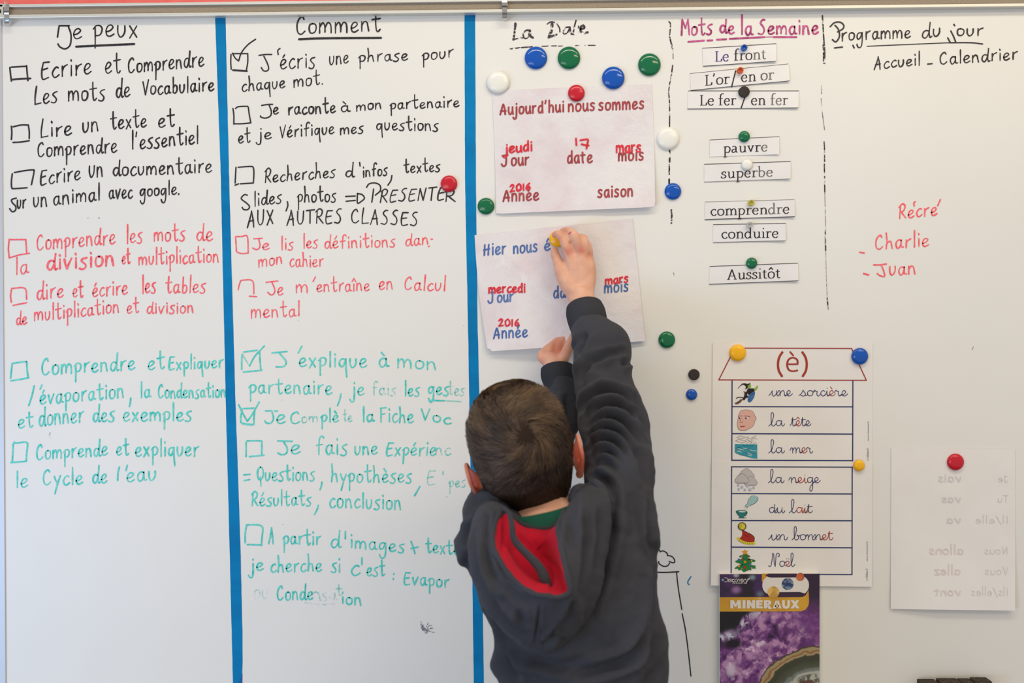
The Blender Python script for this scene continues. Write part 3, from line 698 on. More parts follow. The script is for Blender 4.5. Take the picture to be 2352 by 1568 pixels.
# date card 2, bottom edge lifted off the board by the hands
def d2(x, y):
    v = min(1, max(0, (y-520)/290)); u = (x-1090)/390
    b = 0.0015+0.026*max(0, v-0.25)**1.7*math.exp(-((u-0.50)/0.36)**2)+0.004*v*v
    b += 0.0018*math.exp(-(((x-1160)*0.80-(y-585)*0.95)/14)**2)*(1 if 575 < y < 745 else 0)
    return b
C2 = [(1090, 540), (1453, 502), (1482, 783), (1121, 807)]
c2 = empty('date_card', P(1290, 650, 0.001), 'creased laminated card with blue print that the boy is pinning up', 'card', 'laminated date cards')
quad_sheet('sheet', C2, d2, LAM, c2, 46, 34, edge=lambda u, v: (-5*math.sin(v*PI)*(1-u)+(7 if (u < .01 and v > .99) else 0), -(4 if (u < .01 and v > .99) else 0)))
f = up(d2)
words_apart([('Hier', 1111, 586, 1162, 582, 17), ('nous', 1179, 582, 1234, 577, 16.5), ('é', 1250, 575, 1263, 574, 15.5), ('J', 1121, 694, 1136, 694, 16), ('our', 1142, 694, 1179, 691, 15.5), ('date', 1271, 684, 1328, 681, 16.5), ('mois', 1388, 672, 1443, 668, 15.5), ('Année', 1134, 777, 1211, 773, 16)], 'printed_word', CBL, c2, CARD, 3.6, f, gap=3.2)
f = up(d2, 0.001)
words_apart([('mercedi', 1122, 673, 1206, 670, 12.5), ('mars', 1390, 653, 1443, 647, 12), ('2016', 1145, 748, 1192, 748, 10)], 'pen_word', RPEN, c2, CARD, 3.9, f, gap=2.5, jit=.05)

# word strips
def strip(label, cs, words_, curl=0.006, dark=(1, 1), mis=None):
    def f(x, y):
        u = (x-cs[0][0])/(cs[1][0]-cs[0][0]); v = (y-min(cs[0][1], cs[1][1]))/45
        return 0.0010+curl*max(0, u-0.45)**2*(0.4+v)
    t = empty('word_strip', P((cs[2][0]+cs[3][0])/2, (cs[2][1]+cs[3][1])/2, 0.001), label, 'paper strip', 'printed word strips under the magenta heading')
    quad_sheet('strip', cs, f, STRIP, t, 14, 3, 0.0003)
    g = up(f, 0.0005)
    for q in words_:
        ik = Ink()
        word(ik, SERIF, q[0], q[1], q[2], q[3], q[4], q[5], 2.9, g, gap=1.2, nib=0.36, smooth=6, mi=q[6] if len(q) > 6 else 0, mis=q[7] if len(q) > 7 else None)
        ik.build('printed_word', [BPRINT, GPRINT, VPRINT], t)
    for on, a, b, k in ((dark[0], cs[0], cs[1], .6), (dark[1], cs[3], cs[2], -.6)):
        if not on: continue
        ik = Ink(); ik.stroke([(a[0]+(b[0]-a[0])*i/10, a[1]+(b[1]-a[1])*i/10+k) for i in range(11)], 1.3*on, up(f, 0.0005), nib=1.0)
        ik.build('cut_line', EDGEK, t)
strip('short word strip under the tiny blue magnet, topmost of the list', [(1613, 110), (1783, 99.5), (1783, 141), (1615, 152.5)], [('Le', 1642, 141.5, 1674, 140, 15.5, 2), ('front', 1685, 139, 1759, 135, 15.5, 0, [0, 0, 0, 1, 1])])
strip('tilted word strip under the tiny orange magnet', [(1584.5, 168), (1811, 146), (1814, 186), (1587, 208)], [("L'or", 1619, 196.5, 1675, 191.5, 15.5), ('/', 1679, 195, 1690, 193, 18.5), ('en', 1702, 188, 1736, 186, 15.5), ('or', 1747, 184, 1777, 182, 15.5, 1)], dark=(.6, 1))
strip('longest level word strip under the flat black magnet', [(1581, 208), (1835, 208), (1834, 248), (1579, 250.5)], [('Le', 1607, 242, 1640, 241.5, 15.5), ('fer', 1650, 241.5, 1690, 241, 15.5), ('/', 1701, 244, 1712, 244, 14), ('en', 1725, 241, 1758, 241, 15.5), ('fer', 1769, 241, 1809, 240.5, 15.5, 1)])
strip('word strip under the small green magnet in the middle of the list', [(1630, 320.5), (1790, 313), (1790, 354), (1630, 360)], [('pauvre', 1661, 351, 1763, 347, 14.5, 0, [0, 0, 0, 0, 0, 1])], dark=(.8, 0))
strip('word strip under the small white magnet', [(1617.5, 376.5), (1816, 370), (1816, 411), (1617.5, 418)], [('superbe', 1656, 409, 1775, 405, 14.5, 0, [0, 0, 0, 0, 0, 1, 1])], dark=(1, .5))
strip('word strip under the tiny yellow magnet', [(1619, 463), (1825, 457.5), (1826, 498), (1619, 504.5)], [('comprendre', 1632, 495, 1813, 490, 14.5, 0, [0, 0, 0, 0, 0, 0, 0, 1, 1, 0])], dark=(.5, 1.2))
strip('word strip under the tiny clear magnet', [(1638, 515), (1805, 512), (1805, 553), (1638, 557)], [('conduire', 1657, 547.5, 1788, 545.5, 14.5)], dark=(1, .7))
strip('lowest word strip, pinned by a small green magnet', [(1630, 611), (1833, 603.5), (1834, 645), (1629, 653)], [('Aussitôt', 1670, 642, 1792, 638, 15)])

# two page poster
def dp1(x, y): return 0.0016+0.0005*math.sin(x*0.012)
def dp2(x, y): return 0.0030+0.0005*math.sin(x*0.012)+0.006*max(0, (y-1250)/100)**2*(1 if x < 1800 else .3)
po1 = empty('phonics_poster', P(1820, 925, 0.001), 'upper poster sheet with a red roof outline and three picture rows', 'poster', 'white poster sheets with framed French words')
quad_sheet('sheet', [(1637, 786), (2005, 786), (2003, 1068), (1635, 1068)], dp1, PAPER, po1, 12, 10, 0.0003)
po2 = empty('phonics_poster', P(1820, 1200, 0.001), 'lower poster sheet with four picture rows, behind the top of the book', 'poster', 'white poster sheets with framed French words')
quad_sheet('sheet', [(1635, 1060), (2004, 1063), (2003, 1347), (1633, 1344)], dp2, PAPER, po2, 12, 10, 0.0003)
f1 = up(dp1, .0005); f2 = up(dp2, .0005)
def seg(ik, a, b, w_, f, mi=0):
    n = 8; ik.stroke([(a[0]+(b[0]-a[0])*i/n, a[1]+(b[1]-a[1])*i/n) for i in range(n+1)], w_, f, mi=mi)
ik = Ink()
for a, b in (((1688, 799), (1956, 800)), ((1956, 800), (1990, 873)), ((1990, 873), (1651, 872)), ((1651, 872), (1688, 799))): seg(ik, a, b, 2.4, f1)
arc = [(1798, 807), (1790, 820), (1787, 835), (1789, 851), (1797, 865)]
ik.stroke(catmull(arc, 6), 5.2, f1, nib=.9); ik.stroke(catmull([(3641-x-1, y) for x, y in arc], 6), 5.2, f1, nib=.9)
ik.stroke(catmull(pts('1809 836 1820 836.2 1832 836'), 3), 3.6, f1, nib=1.0)
ik.stroke(catmull(pts('1832 837 1831 826 1821 821 1811 826 1808 838 1812 849 1822 852 1833 850'), 5), 4.4, f1, nib=.8)
ik.stroke(pts('1815 808 1822 816'), 3.8, f1)
ik.build('roof_frame', RED_P, po1)
ik = Ink()
for a, b in (((1681.5, 873), (1681, 1057)), ((1959, 873), (1958.5, 1058)), ((1681, 933.5), (1959, 934)), ((1681, 995.5), (1959, 996.5)), ((1681, 1056.5), (1958.5, 1057.5))): seg(ik, a, b, 2.4, f1)
ik.build('row_frame', NAVY, po1)
ik = Ink()
for a, b in (((1680.5, 1071.5), (1679.5, 1318)), ((1957.5, 1072.5), (1957, 1319)), ((1680, 1071.5), (1958, 1072.5)), ((1680, 1133), (1957.5, 1134)), ((1680, 1195), (1957.5, 1195.5)), ((1680, 1256), (1957, 1257.5)), ((1680, 1318), (1957, 1319))): seg(ik, a, b, 2.4, f2)
ik.build('row_frame', NAVY, po2)
def scr(po, f, items):
    for t in items:
        ik = Ink(); word(ik, SCRIPT, t[0], t[1], t[2], t[3], t[2], 12.6, 1.55, f, gap=0, mis=t[4], smooth=6, asc=.95)
        ik.build('script_word', [NAVY2, RED_P], po)
scr(po1, f1, [('une', 1770, 909, 1819, [0]*3), ('sorcière', 1839, 909, 1946, [0, 0, 0, 0, 0, 1, 0, 0]), ('la', 1770, 978, 1798, [0, 0]), ('tête', 1817, 978, 1862, [0, 1, 0, 0]), ('la', 1770, 1040, 1798, [0, 0]), ('mer', 1816, 1040, 1866, [0, 1, 0])])
scr(po2, f2, [('la', 1769, 1108.5, 1797, [0, 0]), ('neige', 1813, 1108.5, 1883, [0, 1, 1, 0, 0]), ('du', 1765, 1177.5, 1799, [0, 0]), ('lait', 1817, 1177.5, 1865, [0, 1, 1, 0]), ('un', 1769, 1239.5, 1805, [0, 0]), ('bonnet', 1823, 1239.5, 1912, [0, 0, 0, 0, 1, 1]), ('Noël', 1767, 1300.5, 1825, [0, 0, 1, 0])])
TINY = mat('tiny_grey_print', rgb(110, 104, 108), 0.6, 0.2)
def sidetext(po, f, txt, x, y0, y1, h):
    L, tot = layout(HAND, txt, 2.5); ik = Ink(); sc = (y0-y1)/tot
    for i, gx, st in L:
        for s_ in st: ik.stroke([(x-b/10*h, y0-(gx+a)*sc) for a, b in s_], .5, f, nib=1.0)
    ik.build('side_print', TINY, po)
sidetext(po1, f1, 'www.lutinbazar.fr', 1995, 1058, 1029, 2.4); sidetext(po1, f1, 'source cheminements', 1995.5, 1012, 967, 1.8)
sidetext(po2, f2, 'www.lutinbazar.fr', 1993, 1334, 1305, 2.4); sidetext(po2, f2, 'source cheminements', 1993, 1288, 1243, 1.8)
# pictures
def C(n, r, g, b): return mat(n, rgb(r, g, b), 0.55, 0.3)
PB = C('picture_black', 34, 28, 34); PSK = C('picture_skin', 222, 176, 164); PEDG = C('picture_outline', 120, 100, 100); PTEAL = C('picture_teal', 48, 150, 172); PWH = C('picture_white', 222, 216, 210)
PBLUE = C('picture_blue', 62, 112, 172); PGRN = C('picture_lime', 130, 185, 60); PBRN = C('picture_brown', 104, 78, 64); PGRY = C('picture_cloud', 196, 190, 192); PRED = C('picture_red', 172, 44, 34); PYEL = C('picture_yellow', 222, 208, 60); PTG = C('picture_green', 32, 122, 62); POR = C('picture_orange', 224, 150, 46); PGL = C('picture_glass', 158, 196, 198); PDT = C('picture_dark_teal', 32, 118, 112)
def pic(name, mats_, po, f, x0, y0, k, items):
    """items: ('p', mat index, coords) filled; ('s', mat, width, coords) line; ('c', mat, x, y, r) disc; zoomed coords / k + origin"""
    ik = Ink(); lay = 0.0
    g = lambda c: [(x0+x/k, y0+y/k) for x, y in pts(c)]
    for it in items:
        lay += 0.00002
        ff = (lambda L: (lambda x, y: f(x, y)+L))(lay)
        if it[0] == 'p': ik.poly(g(it[2]), ff, it[1])
        elif it[0] == 'q': ik.poly([tuple(a) for a in catmull(g(it[2]), 4, True)], ff, it[1])
        elif it[0] == 's': q = g(it[3]); ik.stroke(catmull(q, 4) if len(q) > 2 else q, it[2], ff, mi=it[1])
        elif it[0] == 'c': ik.disc(x0+it[2]/k, y0+it[3]/k, it[4]/k, ff, it[1], n=16)
    ik.build(name, mats_, po)
pic('witch_picture', [PB, PBLUE, PGRN, PBRN, PWH], po1, f1, 1670, 870, 8.25, [
    ('s', 3, 1.4, '240 400 350 350 420 310 560 160'), ('p', 3, '140 460 230 410 300 390 270 430 220 470 170 480'),
    ('q', 1, '400 240 520 240 525 300 500 370 450 435 400 430 390 360'), ('q', 0, '390 190 440 180 520 185 520 230 470 260 410 300 390 270'), ('s', 0, 1.0, '430 300 470 300 500 270'), ('s', 0, .8, '430 360 410 430'),
    ('q', 2, '395 110 440 100 455 130 445 165 405 175'), ('p', 0, '200 180 240 130 290 85 340 80 390 95 445 70 430 105 390 125 395 170 340 200 360 150 345 130 320 110 290 110 250 135 208 183'),
    ('q', 2, '515 190 550 150 580 120 582 165 540 220 515 215'), ('q', 0, '330 270 350 250 385 215 390 260 375 300 395 340 340 370 318 345 330 300'), ('p', 0, '305 230 330 240 365 238 385 200 390 265 340 275'), ('s', 4, .7, '335 250 375 240'),
    ('s', 0, 1.8, '320 355 260 345 200 350 178 368'), ('q', 4, '380 290 410 300 405 320 385 312'), ('q', 0, '300 370 335 360 345 385 320 400 300 392')])
pic('head_picture', [PSK, PEDG, PWH, NAVY, PRED, PB], po1, f1, 1670, 870, 8.25, [
    ('q', 0, '530 710 552 725 548 770 528 798 515 780'), ('q', 0, '225 660 270 600 370 583 470 605 515 660 530 730 525 820 490 890 400 950 320 975 230 960 195 880 205 780 215 700'),
    ('s', 1, .7, '225 660 270 600 370 583 470 605 515 660 530 710 552 725 548 770 525 800 515 850 480 900 400 950 320 975 230 960 195 880 205 780 215 700 225 660'),
    ('q', 2, '330 740 360 726 415 740 370 760'), ('c', 3, 357, 743, 17), ('q', 2, '218 742 240 728 265 740 240 758'), ('c', 3, 236, 743, 15), ('s', 5, 1.0, '215 712 245 700 282 702'), ('s', 5, 1.0, '325 702 380 702 437 718'), ('s', 1, .7, '270 750 245 815 290 825 298 805'), ('p', 4, '240 888 290 894 352 886 320 908 260 908')])
pic('sea_picture', [PTEAL, PWH, PB, PEDG], po1, f1, 1670, 870, 8.25, [
    ('p', 0, '148 1232 572 1240 572 1508 470 1500 300 1450 180 1415 160 1395 148 1390'), ('s', 1, 1.2, '180 1340 230 1325 320 1350'), ('s', 1, 1.2, '260 1300 350 1318 450 1340'), ('s', 1, 1.4, '190 1380 230 1365 270 1390'), ('s', 1, 1.2, '330 1380 400 1400 470 1440'), ('s', 1, 1.4, '400 1440 460 1460'), ('s', 1, 1.1, '450 1355 560 1365'), ('s', 1, 1.1, '490 1410 560 1420'),
    ('s', 2, .8, '200 1300 260 1296 300 1312'), ('s', 2, .8, '380 1325 440 1332'), ('s', 2, .8, '330 1385 370 1392 400 1385'), ('s', 2, .8, '490 1408 560 1424'), ('s', 2, .7, '300 1260 400 1268 500 1262'), ('s', 2, .9, '180 1330 215 1338'), ('s', 2, .6, '230 1430 330 1450'),
    ('s', 3, .7, '185 1105 230 1085 260 1078 340 1105 290 1125 220 1118 185 1105'), ('s', 3, .7, '155 1175 210 1148 300 1160 370 1185 260 1200 170 1175'), ('s', 2, .7, '355 1098 390 1108 415 1092'), ('s', 3, .7, '350 1155 420 1130 480 1110 550 1075'), ('s', 3, .7, '450 1160 510 1120 570 1138'), ('s', 2, .8, '390 1168 430 1172'), ('s', 3, .7, '370 1225 430 1185 510 1175'), ('s', 2, .8, '440 1230 470 1195'), ('s', 3, .7, '490 1225 560 1205'), ('s', 2, .7, '290 1225 300 1205')])
cl = lambda cx, cy, s: [('c', 1, cx-62*s, cy+12*s, 40*s), ('c', 1, cx+62*s, cy+12*s, 40*s), ('c', 1, cx-30*s, cy-22*s, 48*s), ('c', 1, cx+32*s, cy-20*s, 44*s), ('c', 1, cx, cy-44*s, 46*s), ('c', 0, cx-62*s, cy+12*s, 36*s), ('c', 0, cx+62*s, cy+12*s, 36*s), ('c', 0, cx-30*s, cy-22*s, 44*s), ('c', 0, cx+32*s, cy-20*s, 40*s), ('c', 0, cx, cy-44*s, 42*s), ('p', 0, ' '.join(str(v) for v in (cx-60*s, cy-10*s, cx+60*s, cy-10*s, cx+60*s, cy+46*s, cx-60*s, cy+46*s))), ('s', 1, .7, f'{cx-62*s} {cy+50*s} {cx+62*s} {cy+50*s}')]
pic('snow_cloud_picture', [PGRY, PEDG, mat('picture_pale_blue', rgb(130, 145, 205), .5), PWH], po2, f2, 1670, 1065, 6.15, cl(275, 160, 1.1)+cl(335, 255, .92)+cl(212, 222, .98)+[x for cx, cy, r in ((158, 300, 14), (212, 324, 18), (288, 307, 18), (376, 335, 14), (165, 357, 14), (252, 363, 14), (324, 358, 20)) for x in (('c', 2, cx, cy, r), ('c', 3, cx, cy, r-6))])
pic('milk_picture', [PGL, PDT, PWH, PB, PTEAL], po2, f2, 1670, 1065, 6.15, [
    ('p', 2, '250 600 285 605 282 690 240 690'), ('q', 0, '300 510 345 450 400 447 438 475 432 520 380 565 335 588 310 600 285 620 255 590 285 560'), ('s', 3, .8, '330 585 400 550 434 500 436 470'), ('s', 3, .6, '255 590 290 555 300 510 345 450'), ('s', 3, .9, '258 592 285 618'), ('q', 1, '125 668 160 655 240 655 288 680 270 725 238 740 210 745 170 735 140 705'), ('q', 2, '165 672 200 664 262 672 240 684 190 684'), ('s', 4, 1.0, '180 712 186 732'), ('s', 4, 1.0, '205 718 207 738'), ('s', 4, 1.0, '235 714 230 734'), ('p', 1, '175 738 235 740 245 758 170 758'), ('s', 3, 1.0, '160 760 220 765 275 759'), ('s', 3, .6, '125 668 150 715 175 738'), ('s', 3, .6, '288 680 268 722 238 742')])
pic('winter_hat_picture', [PRED, PYEL, PB], po2, f2, 1670, 1065, 6.15, [
    ('s', 2, 1.4, '215 930 275 965 345 1000 385 1040 380 1080 388 1130'), ('q', 0, '212 925 260 955 340 990 382 1035 380 1105 300 1108 210 1090 170 1055 200 1030 215 990'), ('s', 2, 1.0, '240 1000 280 1020 315 1018'), ('q', 1, '135 1052 160 1032 190 1065 250 1095 330 1105 392 1100 390 1138 320 1142 240 1130 175 1095')]
    +[('s', 2, .6, f'{a} {b} {a-4} {b+26}') for a, b in ((175, 1070), (195, 1082), (215, 1092), (240, 1100), (265, 1106), (290, 1110), (315, 1110), (340, 1110), (365, 1108))]
    +[('c', 2, 212, 882, 58), ('c', 1, 212, 882, 50)]+[('s', 2, .7, f'{212+42*math.cos(a)} {882+36*math.sin(a)} {212+66*math.cos(a+.2)} {882+54*math.sin(a+.2)}') for a in np.arange(0, 6.2, .42)]+[('s', 2, .6, '175 870 195 900'), ('s', 2, .6, '165 890 185 915'), ('s', 2, .6, '200 860 212 884')])
pic('christmas_tree_picture', [PTG, POR, PRED, PBLUE, C('picture_dark_green', 20, 70, 40), C('picture_pink', 205, 110, 130), PB], po2, f2, 1670, 1065, 6.15, [
    ('q', 0, '110 1470 150 1440 200 1420 330 1425 405 1440 395 1455 410 1475 340 1480 345 1500 310 1500 262 1520 230 1525 200 1495 165 1503 150 1480 115 1485'), ('q', 0, '118 1370 175 1350 230 1330 300 1335 395 1358 388 1382 340 1385 350 1400 310 1420 250 1432 195 1415 165 1400 150 1400 120 1382'), ('q', 0, '175 1300 220 1280 255 1270 300 1285 328 1310 295 1325 290 1345 255 1352 220 1342 205 1320 180 1318'),
    ('p', 1, '253 1203 266 1230 297 1222 278 1250 295 1280 262 1272 222 1282 232 1252 204 1232 240 1230'), ('s', 4, .8, '225 1335 255 1348 292 1338'), ('s', 4, .8, '200 1410 250 1428 310 1412'), ('s', 4, .7, '215 1365 225 1385'), ('s', 4, .7, '240 1470 262 1500')]
    +[('c', m_, x, y, r) for m_, x, y, r in ((3, 167, 1352, 17), (2, 214, 1349, 15), (6, 310, 1348, 15), (1, 346, 1367, 12), (1, 253, 1382, 17), (2, 301, 1303, 12), (5, 213, 1302, 12), (2, 252, 1461, 18), (1, 167, 1444, 15), (3, 331, 1426, 14), (5, 347, 1467, 11), (6, 212, 1428, 11), (2, 277, 1493, 9), (1, 208, 1478, 7))])

# sheet with the print showing through from the back
def d3(x, y): return 0.0014+0.009*max(0, (y-1180)/220)**2*(0.25+0.75*min(1, (x-2040)/110))
sh = empty('paper_sheet', P(2190, 1215, 0.001), 'blank-looking white sheet under the red magnet, lower right, print showing through', 'paper')
quad_sheet('sheet', [(2047, 1028), (2332, 1030.5), (2332, 1402), (2046, 1398)], d3, PAPER, sh, 22, 24, 0.0003)
GH1 = ink_mat('show_through_grey', rgb(214, 208, 209), rgb(220, 214, 214)); GH2 = ink_mat('show_through_pink', rgb(222, 209, 207), rgb(226, 213, 211))
def showthrough(items, m):
    f = up(d3, .0005)
    for txt, xr, y, xl, xh, w_ in items:
        ik = Ink()
        L, tot = layout(CARD, txt, 2.6); sc = (xl-xr)/tot
        for i, gx, st in L:
            for s_ in st:
                q = [(xr+(gx+a)*sc, y-b/10*xh) for a, b in s_]
                ik.stroke(catmull(q, 4) if len(q) > 2 else q, w_, f)
        ik.build('show_through_word', m, sh)
CARD['T'] = HAND['T']; CARD['N'] = HAND['N']; CARD['V'] = HAND['V']; CARD['I'] = HAND['I']; CARD['z'] = (8, [[(0, 10), (7, 10)], [(7, 10), (0, 0)], [(0, 0), (7, 0)]])
showthrough([('Je', 2314, 1106, 2294, 9, 1.6), ('Tu', 2316, 1153, 2292, 9, 1.6), ('Il/elle', 2315, 1201, 2241, 9, 1.6), ('Nous', 2315, 1272, 2261, 10, 1.6), ('Vous', 2316, 1319, 2262, 10, 1.6), ('Ils/elles', 2315, 1367, 2231, 10, 1.6), ('vais', 2208, 1106, 2155, 11, 3), ('vas', 2207, 1153, 2163, 10, 3), ('va', 2207, 1201, 2176, 10, 3)], GH1)
showthrough([('allons', 2213, 1272, 2134, 11, 3), ('allez', 2206, 1319, 2146, 11, 3), ('vont', 2207, 1367, 2145, 10, 3)], GH2)

# book with a printed cover (colours computed per point of the cover)
def fbm(x, y, seed, octv=4):
    r = np.random.default_rng(seed); out = np.zeros_like(x); amp = 1.0; tot = 0
    for o_ in range(octv):
        n = 64; g = r.random((n+1, n+1)); fx = x*(2**o_); fy = y*(2**o_)
        ix = np.floor(fx).astype(int) % n; iy = np.floor(fy).astype(int) % n; tx = fx-np.floor(fx); ty = fy-np.floor(fy)
        tx = tx*tx*(3-2*tx); ty = ty*ty*(3-2*ty)
        out += amp*((g[iy, ix]*(1-tx)+g[iy, ix+1]*tx)*(1-ty)+(g[iy+1, ix]*(1-tx)+g[iy+1, ix+1]*tx)*ty); tot += amp; amp *= .5
    return out/tot
def vor(x, y, seed):
    r = np.random.default_rng(seed); n = 64; ox = r.random((n, n)); oy = r.random((n, n)); val = r.random((n, n))
    ix = np.floor(x).astype(int); iy = np.floor(y).astype(int); b1 = np.full(x.shape, 9.); b2 = np.full(x.shape, 9.); v = np.zeros(x.shape)
    for dj in (-1, 0, 1):
        for di in (-1, 0, 1):
            cx = ix+di; cy = iy+dj; dd = np.hypot(cx+ox[cy % n, cx % n]-x, cy+oy[cy % n, cx % n]-y)
            m_ = dd < b1; b2 = np.where(m_, b1, np.minimum(b2, dd)); v = np.where(m_, val[cy % n, cx % n], v); b1 = np.where(m_, dd, b1)
    return v, b2-b1
BX0, BX1, BY0, BY1 = 1653.0, 1882.5, 1317.0, 1617.0
bk = empty('mineral_book', P(1768, 1617, 0.004), 'thin book with purple amethyst cover and golden title band, low under the poster', 'book')
BD = 0.012
V, F = pxprism([(BX0, BY0+1), (BX1, BY0), (BX1, BY1), (BX0, BY1)], 0.0035, BD)
bevel_obj(mesh('pages', V, F, mat('book_pages', rgb(226, 222, 214), .8), bk), 0.0005)
nx, ny = 330, 430
xs = np.linspace(0, 230, nx); ys = np.linspace(0, 300, ny); X, Y = np.meshgrid(xs, ys)
mix = lambda a, b, t: a*(1-t[..., None])+b*t[..., None]
c_ = lambda r, g, b: np.array([lin(r), lin(g), lin(b)])
Z = np.zeros(X.shape)
wx = X+18*(fbm(X/30, Y/30, 5)-.5)*2; wy = Y+18*(fbm(X/30, Y/30, 6)-.5)*2
v1, e1 = vor(wx/26+wy/60, wy/34-wx/90, 11); v2, e2 = vor(wx/9, wy/12, 12); n1 = fbm(X/16, Y/16, 3); n2 = fbm(X/5, Y/5, 4)
streak = fbm((wx*.5+wy*.86)/11, (wx*.86-wy*.5)/9, 9)
val = .34*v1+.10*v2+.62*(n1-.24)+.62*(streak-.45)+.10*n2
smooth_r = np.clip((X-150)/55, 0, 1)*np.clip((190-Y)/60, 0, 1); val = val*(1-smooth_r)+smooth_r*(.36+.25*(n2-.5)-.10*np.clip((120-Y)/70, 0, 1))
val = val-np.clip((95-Y)/60, 0, .5)*(X < 150)*.3
t = np.clip(val*1.5, 0, 1)
Cc = mix(c_(38, 16, 50), c_(112, 58, 128), np.clip(t*2, 0, 1)); Cc = mix(Cc, c_(188, 140, 186), np.clip(t*2-1, 0, 1)**1.2)
hl = np.clip((v2-.86)*9, 0, 1)*np.clip((n1-.42)*5, 0, 1); Cc = mix(Cc, c_(232, 214, 230), hl*.8*(1-smooth_r))
wh = np.clip(1-np.hypot((X-26)/14, (Y-220)/20), 0, 1)*2; Cc = mix(Cc, c_(214, 196, 220), np.clip(wh, 0, 1)*.8)
# ridge of pale crystals at the upper left and black beyond it
ridge = np.interp(X, [0, 18, 38, 52, 80, 95, 110, 230], [138, 132, 128, 104, 84, 84, 78, 60])
dk = np.clip((ridge+5*(n2-.5)*3-Y)/4, 0, 1)*(X < 108); Cc = mix(Cc, c_(24, 20, 26), dk)
cr = np.exp(-((Y-ridge-9)/8)**2)*(X < 95)*np.clip(v2*1.3-.15, 0, 1); Cc = mix(Cc, c_(206, 204, 224), np.clip(cr*1.4, 0, .95))
dk2 = np.clip(1-np.hypot((X-30)/30, (Y-160)/16), 0, 1)*1.8; Cc = mix(Cc, c_(30, 18, 38), np.clip(dk2, 0, 1))
# agate at the lower right
ra = np.hypot((X-224)/1.1, (Y-300)*1.0)+5*(fbm(X/14, Y/14, 21)-.5)*2; R0 = 131.0
def band(Cc, lo, hi, col, soft=2.0): return mix(Cc, col, np.clip((hi-ra)/soft, 0, 1)*np.clip((ra-lo)/soft+1, 0, 1))
Cc = band(Cc, 0, R0+3, c_(70, 60, 40)); Cc = band(Cc, 0, R0, c_(164, 148, 108)); Cc = band(Cc, 0, R0-6, c_(150, 104, 66), 3); Cc = band(Cc, 0, R0-11, c_(170, 154, 116)); Cc = band(Cc, 0, R0-15, c_(64, 66, 50), 3)
Cc = band(Cc, 0, R0-28, c_(84, 90, 76), 16); Cc = band(Cc, 0, R0-43, c_(122, 130, 128), 5); gr = .5+.5*n2
Cc = band(Cc, 0, R0-51, c_(182, 184, 176), 4); inside = np.clip((R0-57-ra)/6, 0, 1); Cc = mix(Cc, c_(96, 98, 90), inside*np.clip((fbm(X/6, Y/6, 33)-.42)*6, 0, 1)); cb = np.clip(1-np.hypot((X-203)/22, (Y-252)/10), 0, 1)*3; Cc = mix(Cc, c_(96, 58, 42), np.clip(cb, 0, 1)*.9)
# upper band with out of focus lights
top = (Y < 55)
U = mix(np.broadcast_to(c_(40, 30, 46), Cc.shape).copy(), c_(70, 40, 92), np.clip((fbm(X/30, Y/30, 41)-.45)*4, 0, 1))
for bx, by, br, col, k in ((38, 3, 6, c_(190, 190, 210), .8), (75, 8, 7, c_(150, 175, 190), .7), (38, 36, 10, c_(170, 120, 180), .85), (93, 46, 8, c_(110, 130, 145), .7), (20, 20, 16, c_(86, 50, 110), .6), (138, 45, 7, c_(110, 130, 145), .6)):
    U = mix(U, col, k*np.exp(-(((X-bx)/br)**2+((Y-by)/(br*.8))**2)**1.3))
U = mix(U, c_(52, 34, 58), np.clip((X-197)/8, 0, 1)); Cc = np.where(top[..., None], U, Cc)
rs = (X > 204)&(Y >= 55)&(Y < 100); Cc = np.where(rs[..., None], mix(Cc, c_(60, 38, 66), np.clip((100-Y)/45, 0, 1)), Cc)
V = np.zeros((ny, nx, 3))
f_ = S*(D-BD-.0006)/D
px_ = BX0+X*(BX1-BX0)/230; py_ = BY0+Y*(BY1-BY0)/300+(1-X/230)*1.0
V[..., 0] = (px_-1176)*f_; V[..., 1] = -(BD+.0006); V[..., 2] = CZ-(py_-784)*f_
idx = np.arange(nx*ny).reshape(ny, nx)
F = np.stack([idx[:-1, :-1], idx[1:, :-1], idx[1:, 1:], idx[:-1, 1:]], -1).reshape(-1, 4)
def _cover(nt, b):
    a = N(nt, 'ShaderNodeAttribute', attribute_name='print'); nt.links.new(a.outputs['Color'], b.inputs['Base Color'])
COVER = mat('printed_cover', None, 0.32, 0.45, build=_cover)
cv = mesh('cover', V.reshape(-1, 3), F, COVER, bk, smooth=True)
at_ = cv.data.attributes.new('print', 'FLOAT_COLOR', 'POINT')
at_.data.foreach_set('color', np.concatenate([Cc.reshape(-1, 3), np.ones((nx*ny, 1))], 1).astype(np.float32).ravel())
fb = FLAT(BD+.0010); g0 = lambda s: [(1640+x/5.85, 1300+y/5.85) for x, y in pts(s)]
GOLD = mat('gold_band_print', None, .4, build=noisy(rgb(204, 150, 40), rgb(216, 166, 52), 30)); CW = mat('cover_white', rgb(230, 224, 220), .5); CPL = mat('cover_plum', rgb(56, 36, 62), .45)
def rounded(x0, y0, x1, y1, r):
    o_ = []
    for cx, cy, a0 in ((x1-r, y0+r, -90), (x1-r, y1-r, 0), (x0+r, y1-r, 90), (x0+r, y0+r, 180)):
        for k in range(9): a = math.radians(a0+k*90/8); o_.append((cx+r*math.cos(a), cy+r*math.sin(a)))
    return o_
ik = Ink(); ik.poly([(1652.8, 1371.3), (1842, 1370.2), (1850.5, 1366), (1857.2, 1355), (1858.3, 1382), (1856.5, 1391), (1850, 1399.5), (1841, 1403.4), (1652.8, 1404)], fb); ik.poly(g0('643 98 800 98 700 160 660 200 643 210'), fb, 0); ik.build('title_band', GOLD, bk)
ik = Ink(); ik.poly([tuple(p) for p in rounded(1751, 1322, 1858, 1365, 20)], FLAT(BD+.00105)); ik.build('banner_shape', CW, bk)
